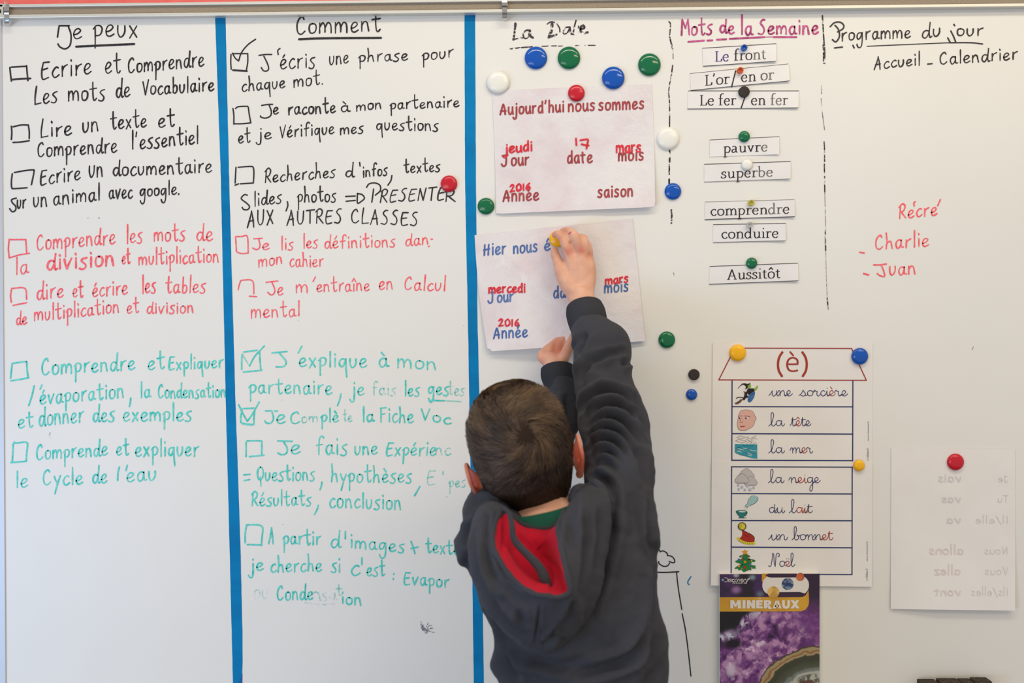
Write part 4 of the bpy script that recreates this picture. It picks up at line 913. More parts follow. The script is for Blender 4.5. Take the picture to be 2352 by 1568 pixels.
ik = Ink(); ik.poly(g0('690 122 735 98 1110 98 1110 150 770 152 730 146'), FLAT(BD+.0012)); ik.poly(g0('780 348 1150 345 1200 358 1236 384 1200 408 1150 414 780 416'), FLAT(BD+.0012)); ik.build('banner_shape', CPL, bk)
def planet(name, x, y, r, c1, c2, sc):
    ik = Ink(); ik.disc(x, y, r, FLAT(BD+.0014), n=28); ik.build(name, mat(name+'_print', None, .45, build=noisy(c1, c2, sc, lo=.42, hi=.58)), bk)
planet('yellow_planet', 1640+798/5.85, 1300+350/5.85, 13.6, rgb(196, 150, 70), rgb(232, 190, 104), 60)
planet('blue_planet', 1640+990/5.85, 1300+238/5.85, 13.6, rgb(36, 60, 112), rgb(146, 164, 176), 140)
planet('orange_planet', 1640+1158/5.85, 1300+143/5.85, 9.4, rgb(168, 76, 40), rgb(206, 112, 62), 60)
# heavy title letters: filled shapes
TL_ = {'M': '0 0 0 17 6 17 6 8 9 14 12 14 15 8 15 17 22 17 21 0 15 0 11 8 7 0', 'I': '0 0 0 17 6 17 6 0', 'N': '0 0 0 17 6 17 6 9 11 17 17 17 17 0 11 0 11 8 6 0', 'E': '0 0 0 17 13 17 13 12.5 6 12.5 6 10.5 12 10.5 12 6.5 6 6.5 6 4.5 13 4.5 13 0', 'U': '0 0 0 11 2 16 8 18 14 16 16 11 16 0 10.5 0 10.5 11 8 13 5.5 11 5.5 0', 'X': '0 0 6 8.5 0 17 7 17 9.5 13 12 17 19 17 13 8.5 18 0 12 0 9.5 4 7 0'}
ik = Ink(); ft = FLAT(BD+.0014)
def glyph(s, x, y, k): ik.poly([(x+a*k, y+b*k) for a, b in pts(s)], ft)
K_ = 1.12; ty = 1377.8; 
for ch, x in (('M', 1677.5), ('I', 1705.5), ('N', 1715.5), ('E', 1737)): glyph(TL_[ch], x, ty, K_)
ik.poly([(1741, 1376), (1748.5, 1374.5), (1747.5, 1373), (1742, 1374)], ft)
x = 1754.5
for q in ('0 0 0 17 6 17 6 0', '6 0 11 0 15 2 15 8 11 10.5 6 10.5 6 7 9 6.5 9 4.5 6 4', '6 10 11 10 17 18 10 18.5 6 13'): glyph(q, x, ty, K_)
x = 1774.5
for q in ('0 17 6.5 0 10 0 6.5 17', '8.5 0 12 0 18.5 17 12 17', '5 10.5 13 10.5 13 14 5 14'): glyph(q, x, ty, K_)
glyph(TL_['U'], 1796.5, ty, K_); glyph(TL_['X'], 1815.5, ty, K_)
ik.build('title_lettering', CW, bk)
ik = Ink(); g_ = lambda s: [(1640+x/5.85, 1300+y/5.85) for x, y in pts(s)]
for s, c in (('140 157 172 157 185 182 172 208 142 208', 1), ('197 172 197 208', 0), ('233 176 212 172 210 186 232 194 228 208 206 206', 1), ('270 178 250 174 244 192 252 208 272 202', 1), ('298 172 280 184 284 204 304 208 316 192 308 174 298 172', 1), ('326 172 338 208 350 172', 0), ('362 190 390 188 382 172 364 176 360 196 370 208 390 202', 1), ('400 208 400 182 420 172', 0), ('424 172 438 204', 0), ('478 165 452 190 440 210 424 224', 0), ('478 160 460 172 448 174', 0)):
    q = g_(s); ik.stroke(catmull(q, 4) if c else q, 1.25, ft)
for i, s in enumerate(('E 250', 'D 273', 'U 296', 'C 319', 'A 342', 'T 365', 'I 388', 'O 402', 'N 424')):
    ch, x = s.split(); gl = HAND.get(ch) or HAND['Q']; gl = (gl[0], gl[1][:1]) if ch == 'O' else gl
    if ch == 'O': gl = (11, [HAND['Q'][1][0]])
    for s_ in gl[1]: ik.stroke([(1640+(float(x)+a*1.3)/5.85, 1300+(234-b*.85)/5.85) for a, b in s_], .7, ft)
ik.build('cover_lettering', CW, bk)
ik = Ink(); ik.disc(1640+118/5.85, 1300+185/5.85, 2.7, ft); ik.build('cover_globe', mat('cover_globe_print', None, .5, build=noisy(rgb(20, 90, 110), rgb(120, 190, 190), 500)), bk)

# eraser whose felt top just shows above the lower picture edge
er = empty('board_eraser', P(2195, 1700, 0.04), 'dark felt board eraser at the very bottom edge, lower right', 'eraser')
FELT = mat('dark_felt', None, .95, .1, build=noisy(rgb(50, 44, 40), rgb(88, 78, 68), 500, .6))
zt = P(0, 1566, .03)[2]; zb = P(0, 1722)[2]
for a, b, h in ((2115, 2155, 0), (2159, 2206, -2), (2208, 2236, -1.5), (2237, 2276, -4)):
    x0 = P(a, 0, .03)[0]; x1 = P(b, 0, .03)[0]; h_ = zt-h*S
    o = mesh('felt_layer', *box(x0, x1, -.036, -.012, zt-.035, h_), FELT, er); bevel_obj(o, .002, 3)
x0 = P(2110, 0, .03)[0]; x1 = P(2280, 0, .03)[0]
bevel_obj(mesh('handle_block', *box(x0, x1, -.042, -.008, zb, zt-.035), mat('eraser_wood', rgb(120, 90, 60), .6), er), .003)

# ---------------------------------------------------------------- magnets
def magnet_mesh(name, r, h, m, flat=False, pin=False, depth_back=0.0):
    if pin: prof = [(0, .55), (.32, .55), (.42, .62), (.55, .95), (.8, 1.0), (.97, .9), (1, .7), (1, .2), (.95, 0)]
    elif flat: prof = [(0, 1), (.5, 1), (.92, 1), (.98, .93), (1, .8), (1, 0)]
    else: prof = [(0, 1.0), (.25, .985), (.5, .93), (.68, .85), (.8, .76), (.90, .62), (.965, .45), (1.0, .28), (1.0, .22), (.985, .19), (.985, .0)]
    n = 48; V = []; F = []
    for q, (rr, hh) in enumerate(prof):
        for i in range(n if q else 1):
            a = 2*PI*i/n; V.append((r*rr*math.cos(a), -h*hh, r*rr*math.sin(a)))
    for i in range(n): F.append((0, 1+i, 1+(i+1) % n))
    for q in range(1, len(prof)-1):
        a = 1+(q-1)*n
        for i in range(n): F.append((a+i, a+n+i, a+n+(i+1) % n, a+(i+1) % n))
    me = bpy.data.meshes.new(name); me.from_pydata(V, [], F); me.materials.append(m)
    me.polygons.foreach_set('use_smooth', np.ones(len(me.polygons), dtype=bool)); me.update(); return me
def plastic(n, r, g, b, rough=.1, **k): return mat(n, rgb(r, g, b), rough, .5, **k)
MBL = plastic('blue_plastic', 4, 82, 180); MGR = plastic('green_plastic', 4, 106, 66); MWH = plastic('white_plastic', 236, 235, 228, .22); MRD = plastic('red_plastic', 200, 22, 44, .2); MYL = plastic('yellow_plastic', 250, 186, 14, .2)
MBK = mat('black_ferrite', None, .8, .2, build=noisy(rgb(52, 46, 46), rgb(66, 60, 58), 900, .2))
GLS = dict(Transmission_Weight=.55)
TBL = plastic('clear_blue_plastic', 0, 100, 210, .12, **GLS); TOR = plastic('clear_orange_plastic', 240, 100, 30, .12, **GLS); TYL = plastic('clear_yellow_plastic', 226, 214, 90, .12, **GLS); TCL = plastic('clear_plastic', 226, 224, 222, .12, **GLS)
CACHE = {}
def magnet(kind, colour, m, px, py, d, label, group):
    key = (kind, colour)
    r, h = {'large': (.0196, .0088), 'medium': (.0145, .0075), 'small': (.0098, .0065), 'tiny': (.0054, .008), 'flat': (.0095, .005)}[kind]
    if key not in CACHE: CACHE[key] = magnet_mesh('%s_magnet' % colour, r, h, m, kind == 'flat', kind == 'tiny')
    o = link('round_magnet' if kind != 'tiny' else 'push_magnet', CACHE[key])
    x, y, z = P(px, py, d+h*.5); o.location = (x, -d, z)
    return tag(o, label, 'magnet', group)
LG = 'large domed button magnets'; MG_ = 'medium domed button magnets'; SG = 'small round magnets'; TG = 'tiny translucent push magnets'
magnet('large', 'blue', MBL, 1231, 132, 0, 'large blue button magnet under the worn date heading, left of the green one', LG)
magnet('large', 'green', MGR, 1307, 132, 0, 'large green button magnet directly right of the highest blue one', LG)
magnet('large', 'green', MGR, 1492, 147.5, 0, 'large green button magnet beside the top of the black divider line', LG)
magnet('large', 'blue', MBL, 1409, 178, .0018, 'large blue button magnet overlapping the top edge of the red-printed card', LG)
magnet('large', 'white', MWH, 1144, 188.5, .0018, 'large white button magnet on the top left corner of the red-printed card', LG)
magnet('large', 'white', MWH, 1535, 317.5, 0, 'large white button magnet on the black divider line', LG)
magnet('medium', 'red', MRD, 1324, 213, .0018, 'medium red magnet at the top centre of the red-printed card', MG_)
magnet('medium', 'red', MRD, 1031, 421.5, .0006, 'medium red magnet covering the end of the capital letters', MG_)
magnet('medium', 'blue', MBL, 1546, 439, 0, 'medium blue magnet at the lower end of the black divider line', MG_)
magnet('medium', 'green', MGR, 1116, 473, 0, 'medium green magnet between the blue tape and the red-printed card', MG_)
magnet('medium', 'green', MGR, 1532, 780, 0, 'medium green magnet alone, right of the blue-printed card', MG_)
magnet('medium', 'yellow', MYL, 1695, 810, .0024, 'medium yellow magnet on the upper left of the roof poster', MG_)
magnet('medium', 'blue', MBL, 1976, 818, .0024, 'medium blue magnet on the upper right of the roof poster', MG_)
magnet('medium', 'red', MRD, 2196, 1061, .002, 'medium red magnet on the white sheet at the right', MG_)
magnet('small', 'green', MGR, 1710, 313, .0016, 'small green magnet halfway down the word strips', SG)
magnet('small', 'white', MWH, 1716.5, 378, .0016, 'small white magnet on a word strip', SG)
magnet('small', 'green', MGR, 1727, 604, .0016, 'small green magnet on the lowest word strip', SG)
magnet('small', 'yellow', MYL, 1974, 1069, .0034, 'small yellow magnet at the join of the two poster sheets', SG)
magnet('flat', 'black', MBK, 1709, 211, .0016, 'flat black magnet on the third word strip', SG)
magnet('flat', 'black', MBK, 1594, 860, 0, 'flat black magnet alone on the board, above a small blue one', SG)
magnet('small', 'blue', MBL, 1589, 906, 0, 'small blue magnet just below the lone flat black one', SG)
magnet('tiny', 'clear_blue', TBL, 1709, 110, .0016, 'tiny translucent blue push magnet on the topmost word strip', TG)
magnet('tiny', 'clear_orange', TOR, 1700, 162, .0016, 'tiny translucent orange push magnet on the second word strip', TG)
magnet('tiny', 'clear_yellow', TYL, 1725, 466, .0016, 'tiny translucent yellow push magnet', TG)
magnet('tiny', 'clear', TCL, 1722, 516, .0016, 'tiny colourless push magnet just below the yellow one', TG)
hm = magnet('medium', 'yellow', MYL, 1281, 548, .0022, 'yellow magnet gripped under the boy\'s raised fingers', MG_)
# ---------------------------------------------------------------- the boy
def tube(pts_, radii, n=20, flat=None, caps=True):
    """closed swept tube through 3D points; radii scalar or (a,b) per point; flat = unit vector along which the b radius lies"""
    P_ = [Vector(p) for p in pts_]
    R_ = [r if isinstance(r, tuple) else (r, r) for r in radii]
    pp = catmull([tuple(p)+tuple(r) for p, r in zip(P_, R_)], 6) if len(P_) > 2 else [np.array(tuple(p)+tuple(r)) for p, r in zip(P_, R_)]
    if len(P_) == 2: pp = [pp[0]*(1-t)+pp[1]*t for t in np.linspace(0, 1, 7)]
    pp = [np.array(q) for q in pp]
    V = []; F = []
    ref = Vector(flat) if flat is not None else Vector((0, 1, 0))
    rings = []
    m = len(pp)
    for i, q in enumerate(pp):
        a = Vector(pp[max(i-1, 0)][:3]); b = Vector(pp[min(i+1, m-1)][:3]); t = (b-a).normalized()
        v = (ref-t*ref.dot(t))
        if v.length < 1e-3: v = Vector((1, 0, 0))-t*t.x
        v.normalize(); u = t.cross(v).normalized()
        rings.append((Vector(q[:3]), t, u, v, q[3], q[4]))
    seq = []
    if caps:
        c, t, u, v, ra, rb = rings[0]
        for k in (80, 60, 40, 20): a = math.radians(k); seq.append((c-t*min(ra, rb)*math.sin(a), u, v, ra*math.cos(a), rb*math.cos(a)))
    for c, t, u, v, ra, rb in rings: seq.append((c, u, v, ra, rb))
    if caps:
        c, t, u, v, ra, rb = rings[-1]
        for k in (20, 40, 60, 80): a = math.radians(k); seq.append((c+t*min(ra, rb)*math.sin(a), u, v, ra*math.cos(a), rb*math.cos(a)))
    for c, u, v, ra, rb in seq:
        for k in range(n):
            a = 2*PI*k/n; V.append(tuple(c+u*ra*math.cos(a)+v*rb*math.sin(a)))
    for i in range(len(seq)-1):
        for k in range(n): F.append((i*n+k, i*n+(k+1) % n, (i+1)*n+(k+1) % n, (i+1)*n+k))
    F.append(tuple(range(n))[::-1]); F.append(tuple(range((len(seq)-1)*n, len(seq)*n)))
    return V, F
def ellipsoid(c, r, M=None, n=20, m=14):
    V = []; F = []
    for j in range(1, m):
        ph = PI*j/m
        for i in range(n):
            a = 2*PI*i/n; v = Vector((r[0]*math.sin(ph)*math.cos(a), r[1]*math.sin(ph)*math.sin(a), r[2]*math.cos(ph)))
            V.append(v)
    V += [Vector((0, 0, r[2])), Vector((0, 0, -r[2]))]
    for j in range(m-2):
        for i in range(n): F.append((j*n+i, (j+1)*n+i, (j+1)*n+(i+1) % n, j*n+(i+1) % n))
    for i in range(n): F.append((len(V)-2, i, (i+1) % n)); F.append((len(V)-1, (m-2)*n+(i+1) % n, (m-2)*n+i))
    V = [tuple(Vector(c)+(M @ v if M else v)) for v in V]
    return V, F
def loft(rings, cap=True):
    n = len(rings[0]); V = [tuple(p) for r in rings for p in r]; F = []
    for i in range(len(rings)-1):
        for k in range(n): F.append((i*n+k, i*n+(k+1) % n, (i+1)*n+(k+1) % n, (i+1)*n+k))
    if cap: F.append(tuple(range(n))[::-1]); F.append(tuple(range((len(rings)-1)*n, len(rings)*n)))
    return V, F
def consistent(V, F):
    bm = bmesh.new(); vs = [bm.verts.new(v) for v in V]
    for f in F:
        try: bm.faces.new([vs[i] for i in f])
        except ValueError: pass
    bmesh.ops.recalc_face_normals(bm, faces=bm.faces); me = bpy.data.meshes.new('t'); bm.to_mesh(me); bm.free()
    V = [tuple(v.co) for v in me.vertices]; F = [tuple(p.vertices) for p in me.polygons]; bpy.data.meshes.remove(me); return V, F
def remeshed(parts, voxel, smooth=4, sm=0.5):
    V, F = joinVF([consistent(*p) for p in parts])
    me = bpy.data.meshes.new('tmp'); me.from_pydata(V, [], F); me.update()
    o = bpy.data.objects.new('tmp', me); COL.objects.link(o)
    m = o.modifiers.new('r', 'REMESH'); m.mode = 'VOXEL'; m.voxel_size = voxel; m.adaptivity = 0
    if smooth: s = o.modifiers.new('s', 'SMOOTH'); s.iterations = smooth; s.factor = sm
    dg = bpy.context.evaluated_depsgraph_get(); dg.update()
    out = bpy.data.meshes.new_from_object(o.evaluated_get(dg))
    bpy.data.objects.remove(o, do_unlink=True); bpy.data.meshes.remove(me)
    return out
def get_co(me):
    a = np.empty(len(me.vertices)*3, dtype=np.float32); me.vertices.foreach_get('co', a); return a.reshape(-1, 3).astype(float)
def get_no(me):
    me.update(); a = np.empty(len(me.vertices)*3, dtype=np.float32); me.vertex_normals.foreach_get('vector', a); return a.reshape(-1, 3).astype(float)
def set_co(me, co): me.vertices.foreach_set('co', co.astype(np.float32).ravel()); me.update()
def to_px(co):
    f = S*(D+co[:, 1])/D
    return co[:, 0]/f+1176, (CZ-co[:, 2])/f+784
def seg_dist(px, py, poly):
    best = np.full(px.shape, 1e9); tt = np.zeros(px.shape); L = [0]
    for a, b in zip(poly[:-1], poly[1:]): L.append(L[-1]+math.hypot(b[0]-a[0], b[1]-a[1]))
    for i, (a, b) in enumerate(zip(poly[:-1], poly[1:])):
        dx, dy = b[0]-a[0], b[1]-a[1]; l2 = dx*dx+dy*dy or 1
        t = np.clip(((px-a[0])*dx+(py-a[1])*dy)/l2, 0, 1)
        d = np.hypot(px-(a[0]+t*dx), py-(a[1]+t*dy)); m = d < best
        best = np.where(m, d, best); tt = np.where(m, (L[i]+t*math.sqrt(l2))/L[-1], tt)
    return best, tt
def sculpt(co, no, folds, ymin=None):
    """soft cloth folds: (polyline in photo pixels, half width px, depth mm); a valley gets a ridge on both sides"""
    px, py = to_px(co); w = np.clip(-no[:, 1]*1.6+0.35, 0, 1); disp = np.zeros(len(co))
    for f in folds:
        line, wd, mm = f[:3]
        pl = [tuple(q) for q in catmull(pts(line), 4)]
        xs_ = [p[0] for p in pl]; ys_ = [p[1] for p in pl]; mg = wd*4
        m = (px > min(xs_)-mg) & (px < max(xs_)+mg) & (py > min(ys_)-mg) & (py < max(ys_)+mg)
        if len(f) > 3: m &= (-co[:, 1] > f[3])
        if not m.any(): continue
        d, t = seg_dist(px[m], py[m], pl)
        tap = np.clip(np.sin(np.clip(t, 0, 1)*PI), 0, 1)**0.45
        x = d/wd
        prof = -np.exp(-x*x)+0.55*np.exp(-((x-1.9)/0.9)**2)
        disp[m] += prof*mm*0.001*tap
    return co+no*(disp*w)[:, None]

# --- materials
def _skin(nt, b):
    n = noise(nt, 55, 4); r = ramp(nt, n.outputs[0], [(0.3, rgb(214, 158, 132)), (0.7, rgb(228, 178, 152))])
    a = N(nt, 'ShaderNodeAttribute', attribute_name='flush'); mx = N(nt, 'ShaderNodeMix', data_type='RGBA')
    nt.links.new(a.outputs['Fac'], mx.inputs[0]); nt.links.new(r.outputs[0], mx.inputs[6]); mx.inputs[7].default_value = rgb(204, 84, 62)
    nt.links.new(mx.outputs[2], b.inputs['Base Color']); n2 = noise(nt, 420, 3); bump(nt, b, n2.outputs[0], .12, .0006)
SKIN = mat('child_skin', None, .55, .35, build=_skin, Subsurface_Weight=.12, Subsurface_Scale=.006)
def _fleece(c1, c2):
    def f(nt, b):
        n = noise(nt, 16, 4); r = ramp(nt, n.outputs[0], [(0.3, c1), (0.7, c2)]); nt.links.new(r.outputs[0], b.inputs['Base Color'])
        n2 = noise(nt, 900, 3, .7); bump(nt, b, n2.outputs[0], .45, .0007)
    return f
HOOD = mat('charcoal_fleece', None, .92, .15, build=_fleece(rgb(56, 57, 63), rgb(65, 66, 73)), Sheen_Weight=.04)
RIB = mat('charcoal_ribbing', None, .92, .15, build=_fleece(rgb(50, 51, 57), rgb(58, 59, 65)), Sheen_Weight=.03)
LIN = mat('red_hood_lining', None, .9, .12, build=_fleece(rgb(176, 18, 42), rgb(200, 30, 54)), Sheen_Weight=.05)
COLLAR = mat('green_shirt_collar', None, .9, .15, build=_fleece(rgb(30, 84, 68), rgb(40, 98, 80)))
JEAN = mat('dark_denim', None, .9, .15, build=_fleece(rgb(36, 42, 62), rgb(48, 56, 80)))
SHOE = mat('dark_shoe', rgb(40, 40, 44), .6, .3)
SOLE = mat('shoe_sole', rgb(200, 198, 190), .7, .2)
NAIL = mat('fingernail', rgb(232, 184, 168), .35, .4)
def _hair(nt, b):
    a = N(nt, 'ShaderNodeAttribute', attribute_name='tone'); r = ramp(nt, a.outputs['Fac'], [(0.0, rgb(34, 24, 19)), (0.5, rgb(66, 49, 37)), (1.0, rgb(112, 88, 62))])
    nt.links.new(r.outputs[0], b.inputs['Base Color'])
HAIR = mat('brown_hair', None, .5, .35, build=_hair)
SCALP = mat('dark_hair_base', rgb(46, 34, 27), .8, .15)

# --- head frame
HC = PV(1196, 1024, .312)
th = math.radians(14.6); ph = math.radians(14)
Rr = Matrix(((math.cos(th), 0, -math.sin(th)), (0, 1, 0), (math.sin(th), 0, math.cos(th))))
Rp = Matrix(((1, 0, 0), (0, math.cos(ph), -math.sin(ph)), (0, math.sin(ph), math.cos(ph))))
HM = Rr @ Rp
HS = 0.968
def HW(x, y, z): return HC+HM @ Vector((x, y, z))*HS
HT = np.array([  # z, half width, front, back
    (.0935, .001, .004, .004), (.0915, .020, .022, .024), (.087, .034, .037, .040), (.078, .047, .053, .055), (.063, .0585, .068, .069), (.042, .0665, .079, .079),
    (.015, .0705, .086, .086), (-.012, .0705, .088, .088), (-.038, .0675, .088, .083), (-.060, .061, .088, .072), (-.080, .054, .086, .060), (-.098, .048, .080, .050), (-.112, .040, .070, .046), (-.120, .020, .052, .030)])
def skull(z): return [np.interp(z, HT[::-1, 0], HT[::-1, k]) for k in (1, 2, 3)]
def skull_pt(a, z, off=0.0):
    w_, f_, b_ = skull(z); s, c = np.sin(a), np.cos(a)   # a=0 to the right ear, 90 = face, -90 = back
    rr = np.where(s > 0, f_, b_)
    return np.stack([c*(w_+off), s*(rr+off), z*np.ones_like(a)], -1)
hr = []
for z in np.concatenate([[.0935, .0925, .091, .089], np.linspace(.086, -.115, 46), [-.118, -.120]]):
    a = np.linspace(0, 2*PI, 56, endpoint=False); hr.append([tuple(HW(*p)) for p in skull_pt(a, z)])
head_parts = [loft(hr)]
# face: nose, brow, lips, chin, cheeks (turned to the board)
for c, r in (((0, .094, -.030), (.009, .013, .016)), ((0, .100, -.036), (.010, .010, .008)), ((0, .089, -.062), (.021, .009, .006)), ((0, .088, -.070), (.018, .008, .006)), ((0, .076, -.100), (.022, .016, .015)), ((.034, .066, -.045), (.022, .022, .022)), ((-.034, .066, -.045), (.022, .022, .022)), ((.026, .078, .004), (.022, .010, .007)), ((-.026, .078, .004), (.022, .010, .007))):
    head_parts.append(ellipsoid(HW(*c), r, HM))
# ears: a curled rim around a shallow bowl, tipped outwards
def ear(s):
    out = []
    Me = HM @ Matrix.Rotation(s*math.radians(-30), 3, 'Z') @ Matrix.Rotation(s*math.radians(8), 3, 'Y')
    base = HW(s*.069, -.004, -.033)
    loop = [(.004, .012, -.020), (.004, .004, -.028), (.010, -.004, -.024), (.015, -.010, -.008), (.018, -.014, .008), (.016, -.012, .021), (.011, -.003, .028), (.006, .008, .024), (.003, .013, .012)]
    L = [base+Me @ Vector((s*x*1.28, y*1.1, z*1.12)) for x, y, z in loop]
    out.append(tube(L, [.0035, .0045, .0042, .0038, .0038, .0038, .0036, .0034, .003], 10))
    out.append(ellipsoid(base+Me @ Vector((s*.010, 0, 0)), (.0060, .015, .026), Me))
    return out
head_parts += ear(1)+ear(-1)
# neck and trunk under the clothes
NB = PV(1254, 1218, .338)
head_parts.append(tube([HW(0, .012, -.060), HW(0, .010, -.105), NB, PV(1275, 1290, .342)], [.044, .038, .0415, .056], 24))
def bz(px, py, d): return PV(px, py, d)
trunk = [tube([bz(1275, 1250, .34), bz(1290, 1400, .335), bz(1320, 1600, .33), bz(1330, 1790, .33)], [(.085, .065), (.095, .07), (.09, .07), (.095, .075)], 24)]
# arms
RW = bz(1336, 684, .062)
armR = tube([bz(1412, 1200, .325), bz(1414, 1000, .240), bz(1385, 850, .165), bz(1352, 745, .090), RW], [.030, .028, .025, .021, .0225], 20)
LW = bz(1277, 852, .066)
armL = tube([bz(1125, 1225, .32), bz(1190, 1130, .22), bz(1262, 990, .14), bz(1283, 900, .095), LW], [.034, .030, .025, .017, .0205], 20)
def chain(pl, rad, n=14): return tube([bz(*p) for p in pl], rad, n)
handR = [
    tube([RW, bz(1328, 650, .054), bz(1318, 612, .050), bz(1306, 580, .049)], [(.021, .016), (.0175, .013), (.0135, .011), (.0095, .0095)], 18, flat=(0, 1, .15)),
    tube([RW, bz(1336, 650, .055), bz(1337, 612, .052), bz(1334, 578, .050)], [(.021, .016), (.019, .013), (.0145, .012), (.0100, .0100)], 18, flat=(0, 1, .15)),
    tube([RW, bz(1345, 650, .054), bz(1349, 614, .049), bz(1347, 586, .046)], [(.020, .015), (.0165, .012), (.013, .011), (.0090, .0090)], 18, flat=(0, 1, .15)),
    tube([RW, bz(1350, 650, .050), bz(1355, 620, .042), bz(1353, 592, .037)], [(.018, .014), (.0135, .011), (.011, .010), (.0080, .0080)], 18, flat=(0, 1, .15)),
    chain([(1306, 580, .050), (1298, 560, .052), (1293, 548, .048), (1283, 539, .036), (1275, 539, .0205)], [.0094, .0082, .0078, .0070, .0062]),
    chain([(1334, 580, .051), (1325, 553, .055), (1316, 538, .052), (1303, 531, .038), (1294, 531, .0195)], [.0100, .0090, .0086, .0076, .0066]),
    chain([(1346, 588, .047), (1344, 562, .052), (1340, 549, .048), (1333, 546, .032), (1324, 550, .016)], [.0092, .0086, .0082, .0072, .0062]),
    chain([(1353, 594, .038), (1352, 572, .040), (1349, 562, .034), (1341, 563, .020), (1334, 568, .012)], [.0080, .0072, .0068, .0062, .0054]),
    tube([bz(1318, 668, .056), bz(1300, 645, .050), bz(1287, 618, .044), bz(1281, 599, .036), bz(1276, 586, .028), bz(1274, 576, .0215)], [.016, .0145, .0108, .0088, .0080, .0068], 14)]
handL = [
    tube([LW, bz(1272, 836, .056), bz(1258, 822, .047)], [(.019, .014), (.019, .013), (.013, .011)], 16, flat=(0, 1, .2)),
    tube([LW, bz(1284, 838, .054), bz(1285, 820, .040)], [(.019, .014), (.017, .012), (.012, .010)], 16, flat=(0, 1, .2)),
    chain([(1252, 826, .049), (1245, 818, .042), (1252, 806, .028), (1268, 792, .016)], [.0100, .0090, .0076, .0066]),
    chain([(1264, 822, .044), (1262, 806, .034), (1272, 790, .020), (1284, 778, .011)], [.0092, .0080, .0070, .0062]),
    chain([(1278, 822, .040), (1280, 804, .028), (1286, 786, .016), (1298, 772, .009)], [.0088, .0078, .0068, .0060]),
    chain([(1290, 826, .038), (1296, 808, .026), (1302, 790, .014), (1308, 776, .009)], [.0080, .0070, .0062, .0056]),
    chain([(1285, 838, .056), (1294, 822, .060), (1303, 804, .056), (1311, 786, .048), (1317, 772, .042)], [.0130, .0105, .0090, .0080, .0070])]
body_me = remeshed(head_parts+trunk+[armR, armL]+handR+handL, .0021, 5, .5)
co = get_co(body_me); no = get_no(body_me)
# knuckle ridges, wrist and finger creases
co = sculpt(co, no, [('1308 560 1313 553', 3, .9), ('1288 566 1300 580 1308 596', 3, .8, .03), ('1283 553 1290 545', 2.5, .5), ('1314 545 1321 538', 2.5, .5), ('1296 668 1320 676 1360 670', 6, .7, .03), ('1276 586 1284 582', 2.5, .4), ('1320 590 1324 620 1326 645', 7, .6, .03), ('1341 592 1342 620 1340 645', 7, .6, .03)])
set_co(body_me, co)
px_, py_ = to_px(co); dd = -co[:, 1]
flush = np.zeros(len(co))
for x, y, r, k in ((1307, 577, 11, .55), (1335, 575, 11, .55), (1352, 585, 9, .4), (1286, 549, 7, .25), (1272, 541, 9, .35), (1295, 529, 9, .3), (1246, 826, 10, .3), (1280, 800, 24, .45)):
    flush = np.maximum(flush, k*np.exp(-((px_-x)**2+(py_-y)**2)/(r*r)))
for s in (1, -1):
    e = np.array(HW(s*.086, -.012, -.032)); flush = np.maximum(flush, 1.0*np.clip(1.25-np.linalg.norm(co-e, axis=1)/.040, 0, 1)*(np.abs((co-np.array(HC)) @ np.array(HM)[:, 0]) > .068))
a_ = body_me.attributes.new('flush', 'FLOAT', 'POINT'); a_.data.foreach_set('value', flush.astype(np.float32))
body_me.materials.clear(); body_me.materials.append(SKIN)
body_me.polygons.foreach_set('use_smooth', np.ones(len(body_me.polygons), dtype=bool)); body_me.update()
boy = empty('person', (PV(1300, 1700, .33).x, -.33, 0.0), 'boy seen from behind in a charcoal hoodie, reaching up to pin a card', 'person')
bo = link('body', body_me, boy); bo.data.name = 'body'
# eyes on the hidden side of the head
EYE = mat('eye_white', rgb(238, 236, 232), .2); IRIS = mat('brown_iris', rgb(70, 44, 28), .2)
for s in (1, -1):
    V1, F1 = ellipsoid(HW(s*.030, .078, -.012), (.011, .011, .011), HM); e_ = mesh('eye', V1, F1, EYE, boy, True)
    V1, F1 = ellipsoid(HW(s*.030, .0855, -.010), (.0052, .004, .0052), HM); mesh('iris', V1, F1, IRIS, None, True); ir = COL.objects[-1]
    ir.parent = e_
    ir.matrix_parent_inverse = Matrix()
# red pen mark on the middle finger
# --- hair
def hair_mask(a, z):
    s = np.sin(a)
    low = np.where(s < -.30, -.106+.034*np.clip((np.abs(np.cos(a))-.35)/.6, 0, 1), -.030)      # nape to behind the ears
    low = np.where(s > .12, .030+.030*np.clip(s, 0, 1), low)                                      # fringe line over the brow
    low = np.where((s >= -.30) & (s <= .12), -.012+.0*s, low)
    return z > low
aa = np.linspace(0, 2*PI, 150, endpoint=False); zz = np.concatenate([[.0934, .092], np.linspace(.090, -.108, 92)])
Vh = []; Fh = []
for z in zz:
    for p in skull_pt(aa, z, .0028): Vh.append(tuple(HW(*p)))
top_i = len(Vh); Vh.append(tuple(HW(0, 0, .0968)))
for i in range(150): Fh.append((top_i, i, (i+1) % 150))
for j in range(len(zz)-1):
    m = hair_mask(aa, (zz[j]+zz[j+1])/2)
    for i in range(150):
        if m[i] or z > .09: Fh.append((j*150+i, (j+1)*150+i, (j+1)*150+(i+1) % 150, j*150+(i+1) % 150))
hair = mesh('hair', Vh, Fh, SCALP, boy, True)
NS = 30000
a = RNG.uniform(0, 2*PI, NS*2); u = RNG.uniform(-1, 1, NS*2); z = np.where(u > 0, .094-.094*(1-u)**1.35, .02+u*.131)
k = hair_mask(a, z-.003) & (z < .0938); k &= ~((np.sin(a) > .1) & (RNG.random(NS*2) < .55))
a = a[k][:NS]; z = z[k][:NS]; NS = len(a)
root = skull_pt(a, z, .002)
wd = np.array(HM.transposed() @ Vector((.05, -.90, .26)).normalized()); 
whorl = wd/np.linalg.norm(wd)*.09
